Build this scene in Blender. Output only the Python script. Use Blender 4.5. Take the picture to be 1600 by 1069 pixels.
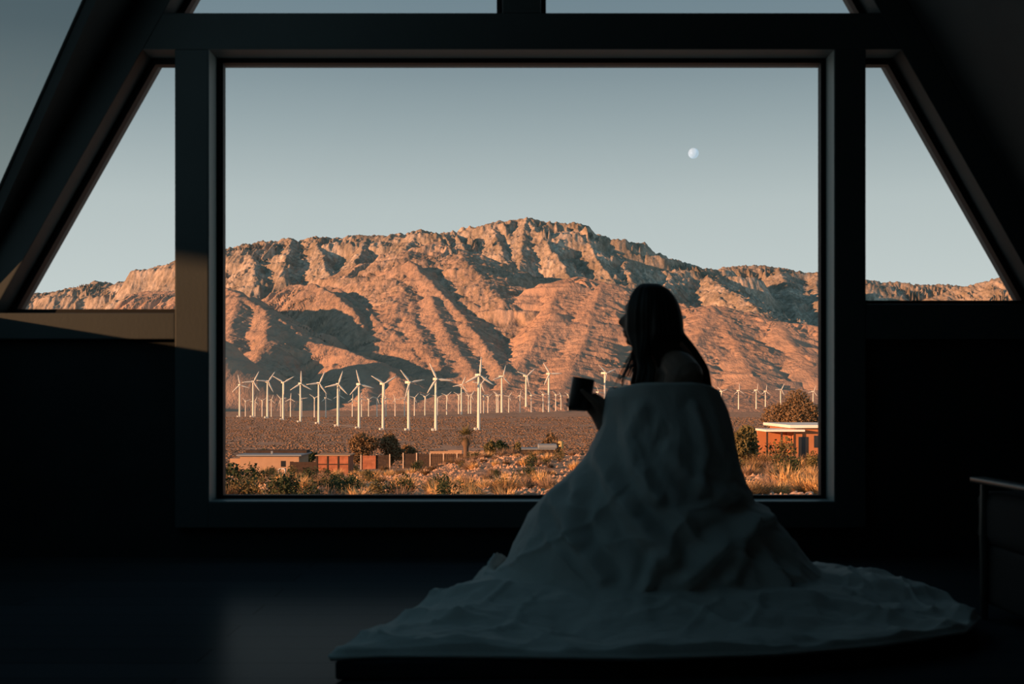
import bpy, bmesh, math, random
import numpy as np
from mathutils import Vector, Matrix, Quaternion

S = bpy.context.scene
for o in list(bpy.data.objects):
    bpy.data.objects.remove(o)
COL = S.collection
R = math.radians

# ------------------------------------------------------------------ camera
FP = 1780.0                # focal length in pixels of the 1600 wide frame
EYE = 0.8                  # eye height above the floor
HZ = 620.0                 # pixel row of the true horizon
cd = bpy.data.cameras.new('camera')
cd.sensor_width = 36.0
cd.lens = 36.0 * FP / 1600.0
cd.shift_y = (HZ - 534.5) / 1600.0
cd.clip_start = 0.05
cd.clip_end = 60000
cd.dof.use_dof = True
cd.dof.focus_distance = 400.0
cd.dof.aperture_fstop = 5.0
cam = bpy.data.objects.new('camera', cd)
cam.location = (0, 0, EYE)
cam.rotation_euler = (R(90), 0, 0)
COL.objects.link(cam)
S.camera = cam

# ------------------------------------------------------------------ sky, sun, exposure
S.view_settings.view_transform = 'Standard'
S.view_settings.look = 'None'
S.view_settings.exposure = 0.0
S.view_settings.gamma = 1.0
S.view_settings.use_curve_mapping = False

w = bpy.data.worlds.new('dawn_sky')
S.world = w
w.use_nodes = True
nt = w.node_tree
bg = nt.nodes['Background']
tc = nt.nodes.new('ShaderNodeTexCoord')
sx = nt.nodes.new('ShaderNodeSeparateXYZ')
cr = nt.nodes.new('ShaderNodeValToRGB')
nt.links.new(tc.outputs['Generated'], sx.inputs[0])
nt.links.new(sx.outputs['Z'], cr.inputs[0])
# the half of the sky behind the camera, on the sun's side, is brighter
mr = nt.nodes.new('ShaderNodeMapRange')
mr.inputs['From Min'].default_value, mr.inputs['From Max'].default_value = 0.1, -0.9
nt.links.new(sx.outputs['Y'], mr.inputs['Value'])
glow = nt.nodes.new('ShaderNodeMix'); glow.data_type = 'RGBA'; glow.blend_type = 'ADD'
nt.links.new(mr.outputs[0], glow.inputs[0]); nt.links.new(cr.outputs[0], glow.inputs[6])
glow.inputs[7].default_value = (.10, .23, .28, 1)
nt.links.new(glow.outputs[2], bg.inputs[0])
SKY = [(0.0, (.56, .61, .59)), (0.09, (.55, .615, .605)), (0.165, (.47, .54, .54)), (0.23, (.32, .395, .415)), (0.29, (.195, .265, .30)),
       (0.42, (.11, .185, .235)), (0.7, (.065, .15, .21)), (1.0, (.05, .135, .195))]
el = cr.color_ramp.elements
el[0].position, el[0].color = SKY[0][0], (*SKY[0][1], 1)
el[1].position, el[1].color = SKY[-1][0], (*SKY[-1][1], 1)
for p, c in SKY[1:-1]:
    e = el.new(p)
    e.color = (*c, 1)
bg.inputs[1].default_value = 1.0

sun_dir = Vector((-0.83, -0.56, 0.135)).normalized()      # towards the rising sun: low, behind and to the left
sd = bpy.data.lights.new('sun', 'SUN')
sd.energy = 8.6
sd.color = (1.0, 0.475, 0.21)
sd.angle = R(0.6)
so = bpy.data.objects.new('sun', sd)
so.rotation_euler = sun_dir.to_track_quat('Z', 'Y').to_euler()
so.location = (-20, -20, 30)
COL.objects.link(so)

# ------------------------------------------------------------------ helpers
def P(px, py, d):
    """a point of the place, seen at pixel (px, py), d metres in front"""
    return Vector(((px - 800.0) / FP * d, d, EYE + (HZ - py) / FP * d))

def tag(o, label=None, cat=None, group=None, kind=None):
    if label: o['label'] = label
    if cat: o['category'] = cat
    if group: o['group'] = group
    if kind: o['kind'] = kind
    return o

def link(name, me, mat=None, parent=None, loc=None):
    o = bpy.data.objects.new(name, me)
    COL.objects.link(o)
    if mat is not None and me is not None and len(me.materials) == 0:
        me.materials.append(mat)
    if parent is not None: o.parent = parent
    if loc is not None: o.location = loc
    return o

def from_bm(name, bm, mat=None, parent=None, loc=None, smooth=False):
    me = bpy.data.meshes.new(name)
    bm.normal_update()
    if smooth:
        for f in bm.faces: f.smooth = True
    bm.to_mesh(me)
    bm.free()
    return link(name, me, mat, parent, loc)

def empty(name, loc=(0, 0, 0), rz=0.0):
    o = bpy.data.objects.new(name, None)
    o.empty_display_size = 0.1
    o.location = loc
    o.rotation_euler = (0, 0, rz)
    COL.objects.link(o)
    return o

def copy_tree(o, parent=None):
    c = o.copy()
    COL.objects.link(c)
    c.parent = parent
    for ch in list(o.children):
        copy_tree(ch, c)
    return c

def box(bm, lo, hi, M=None):
    x0, y0, z0 = lo
    x1, y1, z1 = hi
    vs = [bm.verts.new(Vector(p) if M is None else M @ Vector(p)) for p in
          ((x0, y0, z0), (x1, y0, z0), (x1, y1, z0), (x0, y1, z0), (x0, y0, z1), (x1, y0, z1), (x1, y1, z1), (x0, y1, z1))]
    fs = [bm.faces.new([vs[i] for i in q]) for q in ((0, 3, 2, 1), (4, 5, 6, 7), (0, 1, 5, 4), (1, 2, 6, 5), (2, 3, 7, 6), (3, 0, 4, 7))]
    return vs, fs

def bevel_all(bm, w=0.01, seg=2):
    bmesh.ops.bevel(bm, geom=bm.edges[:], offset=w, segments=seg, profile=0.7, affect='EDGES', clamp_overlap=True)

def tube(bm, pts, rad, n=8, caps=True):
    """a swept tube through pts with radius rad (number or list)"""
    pts = [Vector(p) for p in pts]
    if not isinstance(rad, (list, tuple)): rad = [rad] * len(pts)
    rings = []
    up = None
    for i, p in enumerate(pts):
        t = (pts[min(i + 1, len(pts) - 1)] - pts[max(i - 1, 0)]).normalized()
        if up is None:
            up = Vector((0, 0, 1)) if abs(t.z) < .9 else Vector((1, 0, 0))
        a = t.cross(up).normalized()
        b = a.cross(t).normalized()
        up = b
        rings.append([bm.verts.new(p + (a * math.cos(2 * math.pi * k / n) + b * math.sin(2 * math.pi * k / n)) * rad[i]) for k in range(n)])
    for r0, r1 in zip(rings, rings[1:]):
        for k in range(n):
            bm.faces.new((r0[k], r0[(k + 1) % n], r1[(k + 1) % n], r1[k]))
    if caps:
        bm.faces.new(rings[0][::-1])
        bm.faces.new(rings[-1])
    return rings

def lathe(bm, prof, n=24, M=None):
    """prof: list of (radius, z)"""
    rings = []
    for r, z in prof:
        ring = []
        for k in range(n):
            a = 2 * math.pi * k / n
            p = Vector((max(r, 1e-5) * math.cos(a), max(r, 1e-5) * math.sin(a), z))
            ring.append(bm.verts.new(p if M is None else M @ p))
        rings.append(ring)
    for r0, r1 in zip(rings, rings[1:]):
        for k in range(n):
            bm.faces.new((r0[k], r0[(k + 1) % n], r1[(k + 1) % n], r1[k]))
    bm.faces.new(rings[0][::-1])
    bm.faces.new(rings[-1])

# ------------------------------------------------------------------ materials
def mat(name, col, rough=0.8, metal=0.0, spec=0.3, vary=0.0, scale=5.0, bump=0.0, bscale=30.0, col2=None, sheen=0.0, detail=4.0, coords='Object'):
    m = bpy.data.materials.new(name)
    m.use_nodes = True
    n, l = m.node_tree.nodes, m.node_tree.links
    b = n['Principled BSDF']
    b.inputs['Roughness'].default_value = rough
    b.inputs['Metallic'].default_value = metal
    b.inputs['Specular IOR Level'].default_value = spec
    if sheen: b.inputs['Sheen Weight'].default_value = sheen
    b.inputs['Base Color'].default_value = (*col, 1)
    t = n.new('ShaderNodeTexCoord')
    if col2 is not None or vary:
        ns = n.new('ShaderNodeTexNoise')
        ns.inputs['Scale'].default_value = scale
        ns.inputs['Detail'].default_value = detail
        l.new(t.outputs[coords], ns.inputs['Vector'])
        rp = n.new('ShaderNodeValToRGB')
        c2 = col2 if col2 is not None else tuple(c * (1 - vary) for c in col)
        rp.color_ramp.elements[0].position, rp.color_ramp.elements[0].color = 0.35, (*c2, 1)
        rp.color_ramp.elements[1].position, rp.color_ramp.elements[1].color = 0.65, (*col, 1)
        l.new(ns.outputs['Fac'], rp.inputs[0])
        l.new(rp.outputs[0], b.inputs['Base Color'])
    if bump:
        nb = n.new('ShaderNodeTexNoise')
        nb.inputs['Scale'].default_value = bscale
        nb.inputs['Detail'].default_value = 5
        l.new(t.outputs[coords], nb.inputs['Vector'])
        bp = n.new('ShaderNodeBump')
        bp.inputs['Strength'].default_value = bump
        bp.inputs['Distance'].default_value = 1.0 / bscale
        l.new(nb.outputs['Fac'], bp.inputs['Height'])
        l.new(bp.outputs[0], b.inputs['Normal'])
    return m

# ------------------------------------------------------------------ numpy noise
_rng = np.random.RandomState(7)
_perm = np.concatenate([_rng.permutation(512)] * 3)
_ga = _rng.rand(512) * 2 * np.pi
_gx, _gy = np.cos(_ga), np.sin(_ga)

def pnoise(x, y):
    xi, yi = np.floor(x).astype(np.int64), np.floor(y).astype(np.int64)
    xf, yf = x - xi, y - yi
    u, v = xf * xf * xf * (xf * (xf * 6 - 15) + 10), yf * yf * yf * (yf * (yf * 6 - 15) + 10)
    def g(i, j, fx, fy):
        h = _perm[(_perm[i & 511] + j) & 511]
        return _gx[h] * fx + _gy[h] * fy
    a = g(xi, yi, xf, yf); b = g(xi + 1, yi, xf - 1, yf)
    c = g(xi, yi + 1, xf, yf - 1); d = g(xi + 1, yi + 1, xf - 1, yf - 1)
    return (a + (b - a) * u + ((c + (d - c) * u) - (a + (b - a) * u)) * v) * 1.5

def fbm(x, y, o=4, gain=.5):
    s, a, f = 0, 1, 1.0
    for i in range(o):
        s = s + a * pnoise(x * f + 17.3 * i, y * f + 5.1 * i)
        a *= gain; f *= 2.03
    return s

def ridged(x, y, o=4, gain=.5):
    s, a, f = 0, 1, 1.0
    for i in range(o):
        s = s + a * (1 - 2 * np.abs(pnoise(x * f + 31.7 * i, y * f + 11.9 * i)))
        a *= gain; f *= 2.07
    return s

def grid_mesh(name, X, Y, Z, attrs=None):
    nr, nc = X.shape
    co = np.stack([X, Y, Z], -1).reshape(-1, 3).astype(np.float32)
    i = np.arange(nr * nc).reshape(nr, nc)
    q = np.stack([i[:-1, :-1], i[:-1, 1:], i[1:, 1:], i[1:, :-1]], -1).reshape(-1, 4).astype(np.int32)
    me = bpy.data.meshes.new(name)
    me.vertices.add(len(co)); me.vertices.foreach_set('co', co.ravel())
    me.loops.add(q.size); me.loops.foreach_set('vertex_index', q.ravel())
    me.polygons.add(len(q))
    me.polygons.foreach_set('loop_start', np.arange(0, q.size, 4, dtype=np.int32))
    me.polygons.foreach_set('loop_total', np.full(len(q), 4, np.int32))
    me.polygons.foreach_set('use_smooth', np.ones(len(q), bool))
    for k, v in (attrs or {}).items():
        a = me.attributes.new(k, 'FLOAT', 'POINT')
        a.data.foreach_set('value', v.reshape(-1).astype(np.float32))
    me.update(calc_edges=True)
    return me

# ------------------------------------------------------------------ the valley floor in front of the house
GD = np.array([3, 8, 20, 46, 75, 110, 190, 300, 450, 700, 1270, 1800, 2400, 2700, 3000, 3400])
GZ = np.array([-.35, -.5, -1.5, -3.35, -5.2, -7.3, -12.2, -17.6, -23.2, -29.2, -36.3, -36.4, -34.6, -33.6, -32.5, -31])
def ground_z(x, y):
    d = np.asarray(y, float)
    z = np.interp(d, GD, GZ)
    k = np.clip((d - 15) / 60, 0, 1) * np.clip((700 - d) / 400, 0, 1)
    u = np.asarray(x) / np.maximum(d, 1) * FP + 800
    q = np.clip((u - 1040) / 160, 0, 1)
    z = z + 2.0 * q * q * (3 - 2 * q) * np.exp(-((d - 100) / 45) ** 2)
    q = np.clip((u - 600) / 190, 0, 1) * np.clip((1150 - u) / 150, 0, 1)
    z = z + 3.0 * q * q * (3 - 2 * q) * np.exp(-((d - 185) / 60) ** 2)
    return z + k * (.16 * pnoise(np.asarray(x) / 17, d / 17) + .7 * pnoise(np.asarray(x) / 60 + 9, d / 60))

dd = np.concatenate([np.geomspace(7.5, 60, 110), np.geomspace(61, 400, 190), np.geomspace(404, 3300, 170)])
uu = np.linspace(-260, 1860, 330)
D, U = np.meshgrid(dd, uu, indexing='ij')
GXx = (U - 800) / FP * D
GZz = ground_z(GXx, D)
near = np.clip((160 - D) / 120, 0, 1)
GZz = GZz + near * (.10 * fbm(GXx / 1.6, D / 1.6, 3)) + .22 * np.clip((D - 90) / 200, 0, 1) * np.clip(ridged(GXx / 9, D / 22, 2) - .5, 0, 2)

def earth_mat(name, shrub_scale, c_soil, c_soil2, c_shrub, lo, hi, bumpd):
    m = bpy.data.materials.new(name)
    m.use_nodes = True
    n, l = m.node_tree.nodes, m.node_tree.links
    b = n['Principled BSDF']; b.inputs['Roughness'].default_value = .95; b.inputs['Specular IOR Level'].default_value = .1
    t = n.new('ShaderNodeTexCoord')
    def noise(sc, det=4, rough=.6, vec=None):
        q = n.new('ShaderNodeTexNoise'); q.inputs['Scale'].default_value = sc; q.inputs['Detail'].default_value = det
        q.inputs['Roughness'].default_value = rough
        l.new(vec or t.outputs['Object'], q.inputs['Vector']); return q
    def ramp(src, p0, p1, c0, c1):
        q = n.new('ShaderNodeValToRGB'); q.color_ramp.elements[0].position = p0; q.color_ramp.elements[1].position = p1
        q.color_ramp.elements[0].color = (*c0, 1); q.color_ramp.elements[1].color = (*c1, 1); l.new(src, q.inputs[0]); return q
    a = ramp(noise(shrub_scale * .07).outputs['Fac'], .35, .65, c_soil2, c_soil)
    s = noise(shrub_scale, 3, .7)
    f = ramp(s.outputs['Fac'], lo, hi, (0, 0, 0), (1, 1, 1))
    big = ramp(noise(shrub_scale * .03, 3).outputs['Fac'], .3, .6, (.45,) * 3, (1,) * 3)
    s2 = ramp(noise(shrub_scale * .22, 4, .75).outputs['Fac'], .51, .59, (0, 0, 0), (.8, .8, .8))
    mxx = n.new('ShaderNodeMath'); mxx.operation = 'MAXIMUM'
    l.new(f.outputs[0], mxx.inputs[0]); l.new(s2.outputs[0], mxx.inputs[1])
    mu = n.new('ShaderNodeMath'); mu.operation = 'MULTIPLY'
    l.new(mxx.outputs[0], mu.inputs[0]); l.new(big.outputs[0], mu.inputs[1])
    mx = n.new('ShaderNodeMix'); mx.data_type = 'RGBA'
    l.new(mu.outputs[0], mx.inputs[0]); l.new(a.outputs[0], mx.inputs[6]); mx.inputs[7].default_value = (*c_shrub, 1)
    l.new(mx.outputs[2], b.inputs['Base Color'])
    bp = n.new('ShaderNodeBump'); bp.inputs['Strength'].default_value = .9; bp.inputs['Distance'].default_value = bumpd
    l.new(s.outputs['Fac'], bp.inputs['Height']); l.new(bp.outputs[0], b.inputs['Normal'])
    return m
M_ground = earth_mat('desert_earth', .55, (.58, .37, .255), (.45, .27, .185), (.125, .08, .058),   .50, .61, .8)
ground = link('desert_ground', grid_mesh('desert_ground', GXx, D, GZz), M_ground)
tag(ground, 'brown scrub desert plain sloping from the house to the foothills', kind='structure')

# ------------------------------------------------------------------ the mountains: crests traced in distance, slopes eroded by noise
# ridge: (rock, slope, gully depth, gully width, [(px, py, distance) ...])
_sky1 = [(310, 410), (340, 402), (351, 398), (362, 388), (385, 381), (420, 377), (455, 373), (475, 378), (490, 371), (530, 372), (560, 374), (575, 368), (600, 369), (625, 366),
         (640, 363), (658, 360), (668, 361), (680, 365), (690, 366), (708, 362), (720, 365), (745, 358), (765, 351), (778, 346), (800, 345), (823, 341), (838, 345), (850, 349),
         (885, 349), (900, 350), (915, 357), (930, 368), (950, 377), (975, 383), (1000, 395), (1020, 402), (1040, 409), (1055, 407), (1075, 413), (1095, 422), (1115, 434), (1150, 450), (1190, 470)]
_far = [(1060, 440), (1095, 432), (1110, 424), (1130, 418), (1150, 416), (1185, 415), (1215, 418), (1240, 422), (1257, 427), (1278, 425), (1320, 432), (1353, 438), (1380, 442), (1410, 441), (1440, 446), (1470, 445), (1510, 448), (1560, 452), (1700, 455)]
_left = [(-200, 470), (-60, 470), (20, 462), (60, 460), (85, 457), (110, 454), (130, 449), (150, 441), (165, 441), (180, 447), (200, 442), (215, 435), (240, 432), (260, 428), (273, 424), (310, 410)]
RIDGES = [
    (1, .62, .42, 260, [(x, y, 8300) for x, y in _sky1]),
    (1, .55, .34, 280, [(x, y, 10800) for x, y in _far]),
    (1, .60, .40, 230, [(x, y, 8700) for x, y in _left]),
    (1, .50, .30, 230, [(1450, 470, 8000), (1480, 458, 8000), (1520, 447, 8000), (1545, 439, 8000), (1565, 435, 8000), (1600, 442, 8000), (1660, 430, 8000), (1800, 430, 8000)]),
    # ribs of the rocky range
    (1, .75, .35, 120, [(385, 381, 8250), (395, 405, 7700), (400, 435, 7000)]),
    (1, .75, .35, 120, [(455, 373, 8250), (448, 400, 7700), (440, 435, 7000)]),
    (1, .75, .35, 120, [(490, 371, 8250), (503, 400, 7700), (515, 430, 7000)]),
    (1, .75, .35, 120, [(575, 368, 8250), (565, 395, 7700), (550, 425, 7100)]),
    (1, .75, .35, 120, [(658, 360, 8250), (640, 380, 7800), (620, 405, 7200)]),
    (1, .75, .35, 120, [(708, 362, 8250), (722, 385, 7700), (738, 405, 7200)]),
    (1, .80, .35, 110, [(765, 351, 8250), (782, 385, 7600), (795, 420, 6900)]),
    (1, .80, .35, 110, [(823, 341, 8250), (815, 375, 7700), (812, 425, 6900)]),
    (1, .80, .35, 110, [(823, 341, 8250), (850, 375, 7700), (870, 400, 7200), (885, 430, 6800)]),
    (1, .80, .35, 110, [(900, 350, 8250), (925, 390, 7600), (945, 425, 7000)]),
    (1, .80, .35, 110, [(950, 377, 8250), (975, 410, 7500), (985, 440, 6900)]),
    (1, .70, .35, 120, [(1055, 407, 8250), (1045, 435, 7500), (1030, 470, 6500)]),
    (1, .62, .32, 120, [(1095, 422, 8200), (1120, 445, 7300), (1150, 462, 6600), (1180, 482, 5900), (1205, 500, 5400)]),
    (1, .60, .32, 140, [(1215, 418, 10700), (1230, 450, 9200), (1240, 485, 7600), (1245, 505, 6600)]),
    (1, .60, .32, 140, [(1278, 425, 10700), (1275, 455, 9000), (1285, 490, 7400), (1290, 515, 6200)]),
    # brown middle ridge and its spurs
    (.45, .43, .30, 90, [(440, 470, 5300), (480, 458, 5400), (520, 445, 5500), (560, 430, 5600), (600, 410, 5800), (640, 392, 5950), (680, 378, 6050), (715, 390, 6000), (745, 405, 6000), (780, 422, 6000), (810, 431, 6050), (850, 434, 6200), (900, 437, 6300), (980, 452, 6200)]),
    (.35, .46, .28, 80, [(715, 390, 5950), (735, 415, 5500), (755, 440, 5150), (790, 472, 4700)]),
    (.35, .46, .28, 80, [(640, 392, 5900), (628, 425, 5400), (632, 455, 5000)]),
    # left foothills
    (.1, .56, .28, 70, [(230, 455, 4700), (300, 455, 4550), (351, 450, 4400), (372, 458, 4300), (400, 476, 4150), (440, 503, 3950), (462, 518, 3850)]),
    (.1, .56, .28, 60, [(372, 460, 4280), (366, 500, 3900), (358, 540, 3550)]),
    (.1, .62, .24, 60, [(412, 484, 4080), (416, 508, 3820), (412, 540, 3520), (400, 575, 3220), (392, 606, 3000)]),
    (.2, .72, .28, 70, [(400, 482, 5000), (428, 462, 5100), (460, 445, 5150), (490, 444, 5050), (520, 458, 4850), (550, 482, 4600), (566, 508, 4350)]),
    (.1, .70, .28, 60, [(530, 450, 5300), (550, 466, 5000), (575, 484, 4700), (592, 502, 4450), (604, 518, 4250)]),
    (.0, .55, .26, 60, [(440, 503, 3950), (474, 533, 3750), (500, 537, 3680), (540, 548, 3550), (580, 562, 3400), (605, 575, 3280), (622, 590, 3150), (632, 615, 2950), (640, 642, 2750)]),
    (.0, .50, .26, 60, [(560, 555, 3480), (568, 590, 3170), (578, 628, 2880)]),
    (.0, .50, .26, 60, [(330, 560, 3300), (352, 575, 3200), (385, 595, 3050), (410, 625, 2850), (420, 645, 2700)]),
    # the near hill left of the big window that shades the foot of the slopes
    (.0, .55, .2, 60, [(60, 540, 2900), (140, 516, 2950), (230, 506, 2970), (300, 510, 2990), (338, 526, 3000)]),
    # centre spurs
    (.1, .44, .28, 60, [(632, 455, 5000), (618, 484, 4650), (612, 514, 4300), (626, 530, 4100), (650, 556, 3750), (668, 579, 3500)]),
    (.1, .46, .28, 60, [(640, 462, 4950), (648, 500, 4450), (662, 530, 4050), (682, 560, 3650), (690, 579, 3450)]),
    (.05, .46, .26, 60, [(672, 462, 4850), (688, 496, 4450), (700, 521, 4150), (718, 549, 3780), (735, 574, 3480), (745, 594, 3280)]),
    (.15, .62, .28, 60, [(640, 408, 5500), (660, 428, 5250), (680, 447, 5030), (702, 468, 4800), (722, 492, 4530), (745, 520, 4150), (765, 547, 3800), (786, 578, 3400)]),
    # smooth right foothill and its spurs
    (.0, .42, .24, 70, [(800, 472, 4850), (820, 464, 4880), (850, 453, 4950), (880, 437, 5050), (905, 432, 5100), (940, 440, 5050), (975, 458, 4950), (1020, 475, 4850), (1080, 482, 4750), (1110, 477, 4700), (1150, 490, 4550), (1200, 501, 4450), (1278, 509, 4350), (1340, 520, 4200), (1500, 525, 4100), (1700, 540, 4000)], 1.8),
    (.0, .30, .20, 50, [(880, 437, 5050), (858, 490, 4420), (830, 540, 3850), (805, 580, 3450), (785, 612, 3100)], 0, 2.0),
    (.0, .34, .22, 50, [(940, 440, 5050), (925, 500, 4280), (905, 552, 3700), (880, 606, 3200)]),
    (.0, .30, .20, 50, [(1110, 477, 4700), (1088, 535, 3950), (1058, 594, 3300)]),
    (.0, .34, .22, 50, [(1110, 477, 4700), (1148, 532, 4000), (1175, 580, 3450), (1190, 614, 3100)]),
    (.0, .32, .20, 50, [(1210, 502, 4430), (1252, 554, 3800), (1285, 600, 3300)]),
    # alluvial aprons at the foot
    (.0, .10, .03, 40, [(640, 641, 2800), (700, 628, 2950), (770, 610, 3100), (900, 608, 3150), (1100, 608, 3150), (1278, 610, 3150), (1500, 610, 3150), (1800, 610, 3150)]),
]
dd = np.concatenate([np.linspace(2020, 2494, 50), np.linspace(2500, 5200, 470), np.linspace(5207, 9200, 390), np.linspace(9230, 12200, 60)])
uu = np.linspace(-200, 1800, 1290)
D, U = np.meshgrid(dd, uu, indexing='ij')
X = (U - 800) / FP * D
Y = D
wx = X + 60 * fbm(X / 420, Y / 420, 3)
wy = Y + 60 * fbm(X / 420 + 40, Y / 420 + 13, 3)
H = ground_z(0 * D, D) - .8 + .085 * np.clip(D - 2850, 0, 2000)
ROCK = np.zeros(D.shape)
for k, (rock, slope, gd, gw, pts, *capk) in enumerate(RIDGES):
    lk = capk[1] if len(capk) > 1 else 1.0
    capk = capk[0] if capk else 0.0
    ps = [P(*p) for p in pts]
    best = np.full(D.shape, -1e9)
    run = 0.0
    for a, b in zip(ps, ps[1:]):
        ax, ay, az = a; bx, by, bz = b
        L2 = (bx - ax) ** 2 + (by - ay) ** 2
        L = math.sqrt(L2)
        reach = (max(az, bz) + 100) / slope
        # only the columns and rows near this piece of crest
        r0, r1 = np.searchsorted(dd, min(ay, by) - reach - 100), np.searchsorted(dd, max(ay, by) + reach + 100)
        if r1 <= r0: run += L; continue
        dn = max(dd[max(r0, 0)], 2500.0)
        ua = min(ax / ay, bx / by, (min(ax, bx) - reach) / dn, (min(ax, bx) - reach) / (max(ay, by) + reach)) * FP + 800 - 30
        ub = max(ax / ay, bx / by, (max(ax, bx) + reach) / dn, (max(ax, bx) + reach) / (max(ay, by) + reach)) * FP + 800 + 30
        c0, c1 = np.searchsorted(uu, ua), np.searchsorted(uu, ub)
        if c1 <= c0: run += L; continue
        sl = (slice(max(r0, 0), r1), slice(c0, c1))
        xx, yy = wx[sl], wy[sl]
        x0, y0 = X[sl], Y[sl]
        # near the crest the true position counts, so the skyline stays where it was traced
        t = np.clip(((x0 - ax) * (bx - ax) + (y0 - ay) * (by - ay)) / L2, 0, 1)
        dist0 = np.hypot(x0 - (ax + t * (bx - ax)), y0 - (ay + t * (by - ay)))
        kk = np.clip(dist0 / 150, 0, 1) if k < 4 else .15 + .85 * np.clip(dist0 / 260, 0, 1)
        rr_ = 3.0 if rock > .5 else 10.0              # rounder crests on the soft foothills
        xm, ym = x0 + (xx - x0) * kk, y0 + (yy - y0) * kk
        t = ((xm - ax) * (bx - ax) + (ym - ay) * (by - ay)) / L2
        cap = (t < 0) * capk if a is ps[0] else 0.0
        t = np.clip(t, 0, 1)
        dist = np.hypot(xm - (ax + t * (bx - ax)), ym - (ay + t * (by - ay)))
        dist = np.sqrt(dist * dist + rr_ * rr_) - rr_ * .8
        side = np.sign((bx - ax) * (ym - ay) - (by - ay) * (xm - ax))
        dist = dist * np.where(side < 0, lk, 1.0)
        s = (run + t * L) / gw + side * 3.7 + k * 7.13
        g = ridged(s + .25 * xm / gw * (1 - np.abs(t - .5) * 2), dist / (gw * 4.5) + k, 3) - .55
        h = az + t * (bz - az) - slope * (1 + cap) * dist * (1 + .10 * np.minimum(dist / 800, 1.5)) + gd * np.minimum(dist, gw * 1.6) * g
        best[sl] = np.maximum(best[sl], h)
        run += L
    sel = best > H
    H = np.where(sel, best, H)
    ROCK = np.where(sel, rock, ROCK)
# fine erosion
rough = .25 + .75 * ROCK
up = np.clip((H + 20) / 150, 0, 1)
H = H + up * (rough ** 1.6 * (11 * (ridged(X / 80, Y / 190, 4) - .6)) + (2.3 + 5.5 * ROCK) * fbm(X / 26, Y / 95, 3))
for _ in range(3):
    ROCK[1:-1, 1:-1] = (ROCK[1:-1, 1:-1] * 2 + ROCK[:-2, 1:-1] + ROCK[2:, 1:-1] + ROCK[1:-1, :-2] + ROCK[1:-1, 2:]) / 6
M_mt = bpy.data.materials.new('desert_mountain')
M_mt.use_nodes = True
n, l = M_mt.node_tree.nodes, M_mt.node_tree.links
b = n['Principled BSDF']; b.inputs['Roughness'].default_value = .95; b.inputs['Specular IOR Level'].default_value = .05
t = n.new('ShaderNodeTexCoord')
at = n.new('ShaderNodeAttribute'); at.attribute_name = 'rock'
mp_ = n.new('ShaderNodeMapping'); mp_.inputs['Scale'].default_value = (1, .33, .55); l.new(t.outputs['Object'], mp_.inputs[0])     # streaks run down the slopes
def _noise(sc, det=5, rough=.6):
    q = n.new('ShaderNodeTexNoise'); q.inputs['Scale'].default_value = sc; q.inputs['Detail'].default_value = det; q.inputs['Roughness'].default_value = rough
    l.new(mp_.outputs[0], q.inputs['Vector']); return q
def _ramp(src, stops):
    q = n.new('ShaderNodeValToRGB'); e = q.color_ramp.elements
    e[0].position, e[0].color = stops[0][0], (*stops[0][1], 1); e[1].position, e[1].color = stops[-1][0], (*stops[-1][1], 1)
    for p, c in stops[1:-1]: e.new(p).color = (*c, 1)
    l.new(src, q.inputs[0]); return q
def _mix(f, a, c):
    q = n.new('ShaderNodeMix'); q.data_type = 'RGBA'
    for s, v in ((0, f), (6, a), (7, c)):
        if hasattr(v, 'links'): l.new(v, q.inputs[s])
        else: q.inputs[s].default_value = v if s == 0 else (*v, 1)
    return q.outputs[2]
fine = _noise(.045, 5, .7)
sand = _ramp(_noise(.004, 6).outputs['Fac'], [(.3, (.385, .24, .175)), (.7, (.485, .315, .235))])
rockc = _ramp(_noise(.006, 8, .7).outputs['Fac'], [(.36, (.235, .185, .145)), (.5, (.39, .305, .245)), (.68, (.62, .50, .42))])
brush = _ramp(fine.outputs['Fac'], [(.42, (0, 0, 0)), (.62, (1, 1, 1))])
base = _mix(at.outputs['Fac'], sand.outputs[0], rockc.outputs[0])
mlt = n.new('ShaderNodeMath'); mlt.operation = 'MULTIPLY'
amt = _ramp(at.outputs['Fac'], [(0, (.12,) * 3), (.3, (.7,) * 3), (.5, (.75,) * 3), (1, (.62,) * 3)])
l.new(brush.outputs[0], mlt.inputs[0]); l.new(amt.outputs[0], mlt.inputs[1])
base = _mix(mlt.outputs[0], base, (.15, .125, .095))
l.new(base, b.inputs['Base Color'])
bp = n.new('ShaderNodeBump'); bp.inputs['Strength'].default_value = .8; bp.inputs['Distance'].default_value = 9.0
l.new(fine.outputs['Fac'], bp.inputs['Height']); l.new(bp.outputs[0], b.inputs['Normal'])
mtn = link('mountain_range', grid_mesh('mountain_range', X, Y, H, {'rock': ROCK}), M_mt)
tag(mtn, 'rocky desert mountain range with brown foothills behind the valley', kind='structure')

# ------------------------------------------------------------------ the moon: its light adds to the sky in front of it
M_moon = bpy.data.materials.new('moon')
M_moon.use_nodes = True
n, l = M_moon.node_tree.nodes, M_moon.node_tree.links
n.remove(n['Principled BSDF'])
df = n.new('ShaderNodeBsdfDiffuse')
nz = n.new('ShaderNodeTexNoise'); nz.inputs['Scale'].default_value = .012; nz.inputs['Detail'].default_value = 3
tcm = n.new('ShaderNodeTexCoord'); l.new(tcm.outputs['Object'], nz.inputs['Vector'])
rp = n.new('ShaderNodeValToRGB'); rp.color_ramp.elements[0].color = (.11, .165, .27, 1); rp.color_ramp.elements[1].color = (.17, .26, .42, 1)
rp.color_ramp.elements[0].position = .4; rp.color_ramp.elements[1].position = .62
l.new(nz.outputs['Fac'], rp.inputs[0]); l.new(rp.outputs[0], df.inputs[0])
tr = n.new('ShaderNodeBsdfTransparent'); ad = n.new('ShaderNodeAddShader')
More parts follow.
